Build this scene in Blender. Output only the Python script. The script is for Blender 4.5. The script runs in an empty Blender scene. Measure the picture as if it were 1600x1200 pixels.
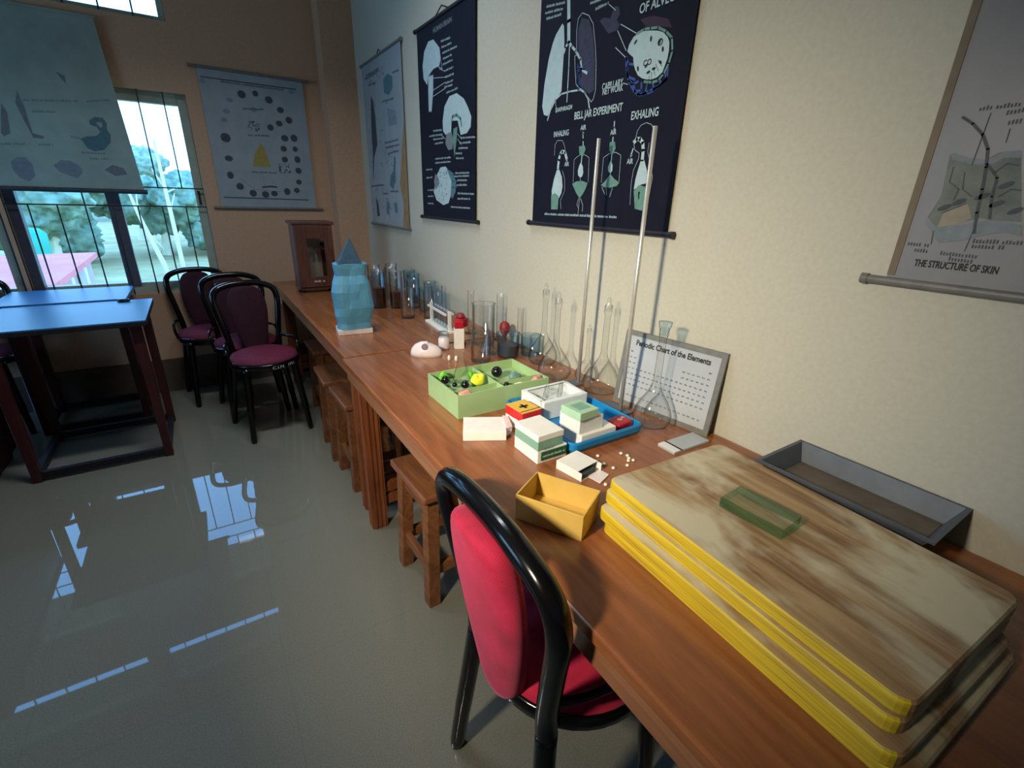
import bpy, bmesh, math, random
from mathutils import Vector, Matrix, noise
random.seed(7)
SC = bpy.context.scene
COL = SC.collection
PI = math.pi
# ------------------------------------------------------------------ helpers
def lin(c):
    return tuple(((v/255)/12.92 if v/255 <= .04045 else ((v/255+.055)/1.055)**2.4) for v in c)

class MB:
    """collects shapes; build() links them as ONE mesh object"""
    def __init__(s): s.v=[]; s.f=[]; s.m=[]; s.mi=0
    def add(s, vs, fs):
        n=len(s.v); s.v+= [tuple(p) for p in vs]
        for f in fs: s.f.append([n+i for i in f]); s.m.append(s.mi)
        return s
    def box(s, x0,x1,y0,y1,z0,z1):
        vs=[(x0,y0,z0),(x1,y0,z0),(x1,y1,z0),(x0,y1,z0),(x0,y0,z1),(x1,y0,z1),(x1,y1,z1),(x0,y1,z1)]
        return s.add(vs,[(0,3,2,1),(4,5,6,7),(0,1,5,4),(1,2,6,5),(2,3,7,6),(3,0,4,7)])
    def hexa(s, bot, top):
        vs=list(bot)+list(top)
        return s.add(vs,[(0,3,2,1),(4,5,6,7),(0,1,5,4),(1,2,6,5),(2,3,7,6),(3,0,4,7)])
    def bar(s, a, b, w, d=None, up=(0,0,1), w2=None, d2=None):
        """rectangular bar from a to b, section w x d (tapering to w2 x d2)"""
        d=d or w; w2=w2 or w; d2=d2 or d
        a=Vector(a); b=Vector(b); t=(b-a).normalized(); u=Vector(up)
        if abs(t.dot(u))>.98: u=Vector((0,1,0))
        p=t.cross(u).normalized(); q=p.cross(t).normalized()
        A=[a+p*(i*w/2)+q*(j*d/2) for i,j in((-1,-1),(1,-1),(1,1),(-1,1))]
        B=[b+p*(i*w2/2)+q*(j*d2/2) for i,j in((-1,-1),(1,-1),(1,1),(-1,1))]
        return s.hexa(A,B)
    def tube(s, pts, r, seg=10, closed=False, caps=True):
        pts=[Vector(p) for p in pts]; n=len(pts)
        rs=r if isinstance(r,(list,tuple)) else [r]*n
        prev=None; base=len(s.v); vs=[]; fs=[]
        for i,p in enumerate(pts):
            if closed: t=(pts[(i+1)%n]-pts[i-1])
            else: t=pts[min(i+1,n-1)]-pts[max(i-1,0)]
            t.normalize()
            if prev is None:
                u=Vector((0,0,1)) if abs(t.z)<.9 else Vector((1,0,0))
                a=t.cross(u).normalized()
            else:
                a=(prev-t*prev.dot(t)).normalized()
            prev=a; b=t.cross(a)
            for k in range(seg):
                th=2*PI*k/seg; vs.append(p+a*(rs[i]*math.cos(th))+b*(rs[i]*math.sin(th)))
        m=n if closed else n-1
        for i in range(m):
            j=(i+1)%n
            for k in range(seg):
                l=(k+1)%seg
                fs.append((i*seg+k,i*seg+l,j*seg+l,j*seg+k))
        if caps and not closed:
            fs.append(tuple(range(seg-1,-1,-1))); fs.append(tuple((n-1)*seg+k for k in range(seg)))
        return s.add(vs,fs)
    def lathe(s, prof, c=(0,0,0), seg=28, sx=1, sy=1):
        """revolve (r,z) profile about z"""
        vs=[];fs=[];n=len(prof)
        for r,z in prof:
            for k in range(seg):
                th=2*PI*k/seg; vs.append((c[0]+sx*r*math.cos(th),c[1]+sy*r*math.sin(th),c[2]+z))
        for i in range(n-1):
            for k in range(seg):
                l=(k+1)%seg; fs.append((i*seg+k,i*seg+l,(i+1)*seg+l,(i+1)*seg+k))
        return s.add(vs,fs)
    def disc(s, r, z, c=(0,0,0), seg=28):
        return s.add([(c[0]+r*math.cos(2*PI*k/seg),c[1]+r*math.sin(2*PI*k/seg),c[2]+z) for k in range(seg)],[tuple(range(seg))])
    def prism(s, poly, z0, z1):
        n=len(poly); vs=[(x,y,z0) for x,y in poly]+[(x,y,z1) for x,y in poly]
        fs=[tuple(range(n-1,-1,-1)),tuple(range(n,2*n))]+[(i,(i+1)%n,n+(i+1)%n,n+i) for i in range(n)]
        return s.add(vs,fs)
    # --- drawing on a poster: local x right, z up, the face looks to -y
    def poly(s, pts, y): return s.add([(u,y,v) for u,v in pts],[tuple(range(len(pts)))])
    def line(s, pts, w, y):
        for (a,b) in zip(pts,pts[1:]):
            dx,dz=b[0]-a[0],b[1]-a[1]; L=math.hypot(dx,dz)
            if L<1e-6: continue
            nx,nz=-dz/L*w/2,dx/L*w/2; ex,ez=dx/L*w*.3,dz/L*w*.3
            s.poly([(a[0]-nx-ex,a[1]-nz-ez),(b[0]-nx+ex,b[1]-nz+ez),(b[0]+nx+ex,b[1]+nz+ez),(a[0]+nx-ex,a[1]+nz-ez)],y)
        return s
    def ell(s, c, a, b, y, n=18, rot=0):
        return s.poly([(c[0]+a*math.cos(t)*math.cos(rot)-b*math.sin(t)*math.sin(rot), c[1]+a*math.cos(t)*math.sin(rot)+b*math.sin(t)*math.cos(rot)) for t in [2*PI*k/n for k in range(n)]],y)
    def scrib(s, a, b, h, y):
        """a line of print too small to read: little strokes"""
        L=math.hypot(b[0]-a[0],b[1]-a[1]); p=0; R=random.Random(int(a[0]*1e4)+int(a[1]*1e4))
        dx,dz=(b[0]-a[0])/L,(b[1]-a[1])/L
        while p<L:
            wl=R.uniform(2,6)*h
            q=p
            while q<min(p+wl,L):
                st=h*.34; k=R.uniform(.6,1)
                s.poly([(a[0]+dx*q,a[1]+dz*q),(a[0]+dx*(q+st),a[1]+dz*(q+st)),(a[0]+dx*(q+st),a[1]+dz*(q+st)+h*k),(a[0]+dx*q,a[1]+dz*q+h*k)],y)
                q+=h*.6
            p+=wl+h*.7
        return s
    def text(s, txt, x, z, h, y, width=None, bold=.02):
        vs,fs=text_mesh(txt,bold)
        mx=max(v[0] for v in vs); mn=min(v[0] for v in vs); mz=max(v[1] for v in vs)
        k=h/mz; kx=k if width is None else width/(mx-mn)
        return s.add([(x+(v[0]-mn)*kx,y,z+v[1]*k) for v in vs],fs)
    def build(s, name, mat, parent=None, smooth=False, bevel=0, segs=2, auto=None, sub=0, loc=None, rz=0):
        me=bpy.data.meshes.new(name); me.from_pydata(s.v,[],s.f); me.update()
        mats=mat if isinstance(mat,(list,tuple)) else [mat]
        for m in mats: me.materials.append(m)
        for p,i in zip(me.polygons,s.m): p.material_index=i
        bm=bmesh.new(); bm.from_mesh(me); bmesh.ops.remove_doubles(bm,verts=bm.verts,dist=1e-6)
        bm.to_mesh(me); bm.free()
        if smooth:
            for p in me.polygons: p.use_smooth=True
        o=bpy.data.objects.new(name,me); COL.objects.link(o)
        if parent: o.parent=parent
        if loc: o.location=loc
        o.rotation_euler.z=rz
        if bevel:
            b=o.modifiers.new('bevel','BEVEL'); b.width=bevel; b.segments=segs; b.limit_method='ANGLE'; b.angle_limit=math.radians(40)
        if sub:
            b=o.modifiers.new('sub','SUBSURF'); b.levels=sub; b.render_levels=sub
        return o

_tc={}
def text_mesh(txt,bold):
    if (txt,bold) in _tc: return _tc[(txt,bold)]
    cu=bpy.data.curves.new('t','FONT'); cu.body=txt; cu.size=1; cu.offset=bold; cu.resolution_u=3
    o=bpy.data.objects.new('t',cu); COL.objects.link(o)
    dg=bpy.context.evaluated_depsgraph_get(); me=bpy.data.meshes.new_from_object(o.evaluated_get(dg))
    r=([tuple(v.co) for v in me.vertices],[tuple(p.vertices) for p in me.polygons])
    bpy.data.objects.remove(o); bpy.data.curves.remove(cu); bpy.data.meshes.remove(me)
    _tc[(txt,bold)]=r; return r

def thing(name,label,cat,loc=(0,0,0),rz=0,group=None):
    o=bpy.data.objects.new(name,None); COL.objects.link(o); o.empty_display_size=.02
    o.location=loc; o.rotation_euler.z=rz
    o['label']=label; o['category']=cat
    if group: o['group']=group
    return o
def tag(o,label,cat,group=None):
    o['label']=label; o['category']=cat
    if group: o['group']=group
    return o
def struct(o,label=None):
    o['kind']='structure'
    if label: o['label']=label
    return o
def dup(root,loc,rz,label,group=None):
    r=root.copy(); COL.objects.link(r); r.location=loc; r.rotation_euler=(0,0,rz); r['label']=label
    if group: r['group']=group
    for ch in list(root.children):
        c=ch.copy(); COL.objects.link(c); c.parent=r
        for g in list(ch.children):
            d=g.copy(); COL.objects.link(d); d.parent=c
    return r

# ------------------------------------------------------------------ materials
def newmat(name):
    m=bpy.data.materials.new(name); m.use_nodes=True; nt=m.node_tree
    return m,nt,nt.nodes['Principled BSDF']
def N(nt,t,**k):
    n=nt.nodes.new(t)
    for a,b in k.items(): setattr(n,a,b)
    return n
def ramp(nt,fac,stops):
    r=N(nt,'ShaderNodeValToRGB'); e=r.color_ramp.elements
    while len(e)<len(stops): e.new(.5)
    for el,(p,c) in zip(e,stops): el.position=p; el.color=(*lin(c),1)
    nt.links.new(fac,r.inputs[0]); return r.outputs[0]
def coords(nt,scale):
    t=N(nt,'ShaderNodeTexCoord'); mp=N(nt,'ShaderNodeMapping'); mp.inputs['Scale'].default_value=scale
    nt.links.new(t.outputs['Object'],mp.inputs[0]); return mp.outputs[0]
def noi(nt,vec,scale,detail=4,rough=.55,dist=0):
    n=N(nt,'ShaderNodeTexNoise'); n.inputs['Scale'].default_value=scale; n.inputs['Detail'].default_value=detail
    n.inputs['Roughness'].default_value=rough; n.inputs['Distortion'].default_value=dist
    nt.links.new(vec,n.inputs['Vector']); return n.outputs['Fac']
def bump(nt,bs,fac,strength,dist=.002):
    b=N(nt,'ShaderNodeBump'); b.inputs['Strength'].default_value=strength; b.inputs['Distance'].default_value=dist
    nt.links.new(fac,b.inputs['Height']); nt.links.new(b.outputs[0],bs.inputs['Normal'])
def plain(name,c,rough=.5,var=10,scale=20,metal=0,bmp=0,coat=0,spec=.5):
    m,nt,b=newmat(name)
    f=noi(nt,coords(nt,(1,1,1)),scale)
    a=tuple(max(0,v-var) for v in c); d=tuple(min(255,v+var) for v in c)
    nt.links.new(ramp(nt,f,[(.3,a),(.7,d)]),b.inputs['Base Color'])
    b.inputs['Roughness'].default_value=rough; b.inputs['Metallic'].default_value=metal
    b.inputs['Specular IOR Level'].default_value=spec
    if coat: b.inputs['Coat Weight'].default_value=coat
    if bmp: bump(nt,b,f,bmp)
    return m
def wood(name,stops,scale=(14,1.2,14),rough=.4,bmp=.15,coat=0):
    m,nt,b=newmat(name)
    v=coords(nt,scale); f=noi(nt,v,3.0,6,.62,1.2)
    nt.links.new(ramp(nt,f,stops),b.inputs['Base Color'])
    b.inputs['Roughness'].default_value=rough
    if coat: b.inputs['Coat Weight'].default_value=coat; b.inputs['Coat Roughness'].default_value=.12
    bump(nt,b,f,bmp,.001)
    return m
def glass(name,tint=(235,242,244),edge=(120,135,140),gl=1.0,rough=.03):
    """thin clear glass: lets light through, darker towards grazing, with a mirror coat"""
    m=bpy.data.materials.new(name); m.use_nodes=True; nt=m.node_tree; nt.nodes.clear()
    o=N(nt,'ShaderNodeOutputMaterial'); t=N(nt,'ShaderNodeBsdfTransparent'); g=N(nt,'ShaderNodeBsdfGlossy'); mx=N(nt,'ShaderNodeMixShader')
    lw=N(nt,'ShaderNodeLayerWeight'); lw.inputs[0].default_value=.25
    r=ramp(nt,lw.outputs['Facing'],[(.2,tint),(.85,edge)]); nt.links.new(r,t.inputs['Color'])
    g.inputs['Roughness'].default_value=rough; g.inputs['Color'].default_value=(gl,gl,gl,1)
    l2=N(nt,'ShaderNodeLayerWeight'); l2.inputs[0].default_value=.5
    pw=N(nt,'ShaderNodeMath',operation='POWER'); pw.inputs[1].default_value=4.5; nt.links.new(l2.outputs['Facing'],pw.inputs[0])
    ma=N(nt,'ShaderNodeMath',operation='MULTIPLY_ADD'); ma.inputs[1].default_value=.6; ma.inputs[2].default_value=.05; nt.links.new(pw.outputs[0],ma.inputs[0])
    nt.links.new(ma.outputs[0],mx.inputs[0]); nt.links.new(t.outputs[0],mx.inputs[1]); nt.links.new(g.outputs[0],mx.inputs[2]); nt.links.new(mx.outputs[0],o.inputs[0])
    return m

M={}
M['wall']=plain('wall_cream',(190,187,170),.75,4,90,bmp=.12)
M['wall_peach']=plain('wall_peach',(200,160,128),.75,5,80,bmp=.12)
M['ceiling']=plain('ceiling_white',(205,200,190),.9,5,30)
M['dado']=plain('dado_brown',(92,76,62),.55,8,20)
M['post']=plain('pilaster_paint',(150,160,190),.6,6,20)
M['alu']=plain('window_frame_paint',(168,176,160),.4,6,20)
M['alu_shade']=plain('frame_paint_shaded',(84,84,92),.4,6,30)  # darker copy of the frame paint, its unlit look put into the colour
M['iron']=plain('grille_iron',(24,28,34),.45,6,60)
M['concrete']=plain('concrete',(120,118,112),.9,12,15)
# floor: polished speckled tile with faint joints
def floor_mat():
    m,nt,b=newmat('floor_tile')
    v=coords(nt,(1,1,1)); f=noi(nt,v,260,3,.7); g=noi(nt,v,1.3,3)
    c1=ramp(nt,f,[(.3,(118,118,106)),(.7,(142,141,129))])
    br=N(nt,'ShaderNodeTexBrick'); br.inputs['Scale'].default_value=1; br.offset=0; br.inputs['Mortar Size'].default_value=.0018; br.inputs['Brick Width'].default_value=.6; br.inputs['Row Height'].default_value=.6
    nt.links.new(v,br.inputs['Vector'])
    mx=N(nt,'ShaderNodeMix',data_type='RGBA'); nt.links.new(br.outputs['Fac'],mx.inputs[0]); nt.links.new(c1,mx.inputs[6]); mx.inputs[7].default_value=(*lin((126,126,114)),1)
    nt.links.new(mx.outputs[2],b.inputs['Base Color'])
    b.inputs['Roughness'].default_value=.018; b.inputs['IOR'].default_value=1.54
    return m
M['floor']=floor_mat()
M['table']=wood('table_wood',[(.2,(108,62,38)),(.5,(142,86,50)),(.8,(168,106,64))],(9,.8,9),.25,.06,.2)
M['table_leg']=wood('table_leg_wood',[(.25,(96,46,26)),(.5,(132,72,38)),(.75,(160,96,52))],(12,12,1.2),.45,.2)
M['table_edge']=wood('table_edge_wood',[(.2,(126,80,52)),(.8,(168,118,82))],(9,.8,9),.35,.15,.2)
M['stool']=wood('stool_wood',[(.25,(92,54,32)),(.5,(128,80,46)),(.75,(152,100,60))],(10,1.5,10),.5,.2)
M['cabinet']=wood('cabinet_wood',[(.25,(66,36,30)),(.5,(92,52,42)),(.75,(114,68,54))],(12,12,1.5),.4,.15)
M['maroonwood']=wood('maroon_board',[(.25,(40,10,14)),(.75,(64,18,22))],(6,1,6),.5,.1)
M['legmaroon']=wood('desk_leg_wood',[(.25,(54,18,24)),(.75,(88,34,38))],(10,10,1),.45,.1)
M['deskiron']=plain('desk_dark_frame',(30,26,32),.5,6,30)
M['laminate']=plain('pale_laminate',(56,122,176),.4,4,3,spec=.3)
M['black']=plain('black_lacquer',(10,9,11),.16,2,30)
def velvet():
    m,nt,b=newmat('crimson_plush')
    v=coords(nt,(1,1,1)); w=N(nt,'ShaderNodeTexWave'); w.wave_type='BANDS'; w.bands_direction='DIAGONAL'; w.inputs['Scale'].default_value=95; w.inputs['Distortion'].default_value=2
    nt.links.new(v,w.inputs['Vector']); f=noi(nt,v,14,4)
    nt.links.new(ramp(nt,f,[(.3,(150,10,46)),(.7,(190,22,66))]),b.inputs['Base Color'])
    b.inputs['Roughness'].default_value=.85; b.inputs['Sheen Weight'].default_value=.35; b.inputs['Sheen Tint'].default_value=(.9,.3,.45,1)
    bump(nt,b,w.outputs['Fac'],.16,.001); return m
M['velvet']=velvet()
M['seatcloth']=plain('maroon_seat_cloth',(112,30,60),.8,10,60,bmp=.2)
M['padcloth']=plain('dark_maroon_cloth',(52,10,27),.85,6,60,bmp=.2)
M['glass']=glass('clear_glass',(249,250,250),(96,106,110))
M['glassblue']=glass('bluish_glass',(232,243,248),(104,132,150))
M['pane']=glass('window_pane',(236,246,250),(170,190,195),.8,.01)
M['pane_case']=glass('case_pane',(228,228,222),(150,150,144),1,.04)
M['amber']=plain('brown_contents',(96,46,30),.3,10,40)
M['steel']=plain('polished_steel',(206,206,200),.38,5,60,metal=.55)
M['greymetal']=plain('grey_sheet_metal',(88,96,106),.55,6,25,metal=.2)
M['traybed']=plain('tray_bed_wax',(96,86,76),.6,8,20)
M['white']=plain('white_card',(226,226,220),.6,4,30)
M['offwhite']=plain('off_white_plastic',(224,214,214),.35,4,30)
M['foam']=plain('white_foam',(214,222,222),.8,4,120,bmp=.2)
M['greenbox']=plain('green_card',(150,180,128),.6,6,12)
M['palegreen']=plain('pale_green_card',(164,200,170),.55,5,20)
M['darkgreen']=plain('dark_green_print',(24,92,60),.5,8,90)
M['midgreen']=plain('mid_green_print',(122,166,146),.5,6,60)
M['yellowcard']=plain('yellow_card',(208,174,88),.6,6,18)
M['blue']=plain('blue_plastic',(16,124,186),.35,6,12)
M['cloth']=plain('light_blue_cover',(84,152,186),.55,8,14,bmp=.3)
M['bluecap']=plain('slate_blue_cap',(38,70,92),.7,8,40,bmp=.2)
M['red']=plain('red_plastic',(170,20,38),.35,8,40)
M['redcard']=plain('red_card',(196,32,34),.45,6,30)
M['gold']=plain('yellow_print',(222,178,70),.5,6,30)
M['rubber']=plain('red_rubber',(128,28,34),.5,8,30)
M['ink']=plain('black_ink',(22,24,26),.7,3,50)
M['yellowedge']=plain('yellow_paint',(212,182,26),.5,14,40)
M['pink']=plain('pink_tint_plastic',(206,140,134),.4,10,40)
M['lime']=plain('lime_plastic',(104,190,48),.4,10,30)
M['lemon']=plain('lemon_plastic',(216,220,50),.4,10,30)
M['blackball']=plain('black_ball',(16,18,16),.2,3,30)
M['pill']=plain('white_bead',(238,228,210),.4,4,40)
def board():
    m,nt,b=newmat('drawing_board_wood')
    f=noi(nt,coords(nt,(16,.9,16)),3,7,.62,.6); g=noi(nt,coords(nt,(3,1.6,3)),2.2,4,.6,.4)
    c1=ramp(nt,f,[(.28,(104,70,48)),(.45,(146,112,76)),(.6,(174,144,102)),(.8,(186,162,122))])
    mk=ramp(nt,g,[(.46,(0,0,0)),(.60,(255,255,255))])
    mx=N(nt,'ShaderNodeMix',data_type='RGBA'); nt.links.new(mk,mx.inputs[0]); nt.links.new(c1,mx.inputs[6]); mx.inputs[7].default_value=(*lin((204,194,164)),1)
    nt.links.new(mx.outputs[2],b.inputs['Base Color']); b.inputs['Roughness'].default_value=.5; bump(nt,b,f,.2,.001); return m
M['board']=board()
def boardedge():
    m,nt,b=newmat('board_edge_paint')
    f=noi(nt,coords(nt,(6,1.5,90)),3,5,.6,.3)
    nt.links.new(ramp(nt,f,[(.3,(150,120,52)),(.46,(198,170,44)),(.6,(222,192,34)),(.85,(214,196,92))]),b.inputs['Base Color'])
    b.inputs['Roughness'].default_value=.55; return m
M['boardedge']=boardedge()
M['block']=glass('green_slab_glass',(247,253,249),(190,226,204))
M['blockside']=glass('green_slab_edge',(178,226,198),(104,172,134),1,.05)
# poster papers and inks
M['navy']=plain('navy_sheet',(17,15,31),.6,3,10,spec=.2)
M['vinyl']=plain('cream_sheet',(172,178,182),.4,6,8)
M['skinsheet']=plain('laminated_sheet',(130,127,126),.36,4,10)
M['pale']=plain('pale_sheet',(150,160,166),.5,6,10)
M['bluesheet']=plain('faded_sheet',(168,184,176),.6,8,10)
def thin(m,k):
    nt=m.node_tree; b=nt.nodes['Principled BSDF']; o=nt.nodes['Material Output']; tr=N(nt,'ShaderNodeBsdfTranslucent'); mx=N(nt,'ShaderNodeMixShader'); mx.inputs[0].default_value=k
    nt.links.new(b.inputs['Base Color'].links[0].from_socket,tr.inputs['Color']); nt.links.new(b.outputs[0],mx.inputs[1]); nt.links.new(tr.outputs[0],mx.inputs[2]); nt.links.new(mx.outputs[0],o.inputs[0])
thin(M['bluesheet'],.3)
M['p_white']=plain('print_pale_cyan',(172,196,200),.5,6,40)
M['p_grey']=plain('print_grey',(112,122,128),.5,8,60)
M['p_blue']=plain('print_blue',(54,76,146),.5,8,60)
M['p_dim']=plain('print_dim_plum',(48,40,58),.5,8,60)
M['p_green']=plain('print_grey_green',(98,138,124),.5,8,60)
M['p_disc']=plain('rose_grey_disc',(124,92,100),.5,5,40)
M['p_red']=plain('print_dark_red',(50,20,34),.5,4,40)
M['p_teal']=plain('print_teal',(76,116,128),.55,8,50)
M['p_slate']=plain('print_slate',(58,66,72),.6,8,60)
M['p_olive']=plain('print_olive',(160,142,72),.6,8,60)
M['p_mid']=plain('print_mid_grey',(120,136,148),.6,8,40)
M['p_skin']=plain('print_grey_olive',(104,112,104),.6,14,30)
M['p_tan']=plain('print_tan',(150,140,120),.6,8,40)
M['roller']=plain('grey_roller',(112,112,106),.45,8,40)
M['blackroller']=plain('black_roller',(26,24,30),.4,4,40)
M['binding']=plain('dull_binding',(112,98,78),.6,8,20)
M['tanback']=plain('tan_backing',(150,118,74),.6,8,20)
# outdoors
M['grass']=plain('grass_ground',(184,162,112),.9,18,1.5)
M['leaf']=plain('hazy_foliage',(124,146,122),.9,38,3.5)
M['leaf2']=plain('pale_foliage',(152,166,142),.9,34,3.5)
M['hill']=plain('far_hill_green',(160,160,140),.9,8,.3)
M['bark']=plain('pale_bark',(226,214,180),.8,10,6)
M['pinkpaint']=plain('pink_paint',(232,120,120),.7,8,2)
M['lilac']=plain('lilac_plaster',(190,160,150),.8,8,2)
M['turq']=plain('turquoise_paint',(40,160,130),.6,8,2)
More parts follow.
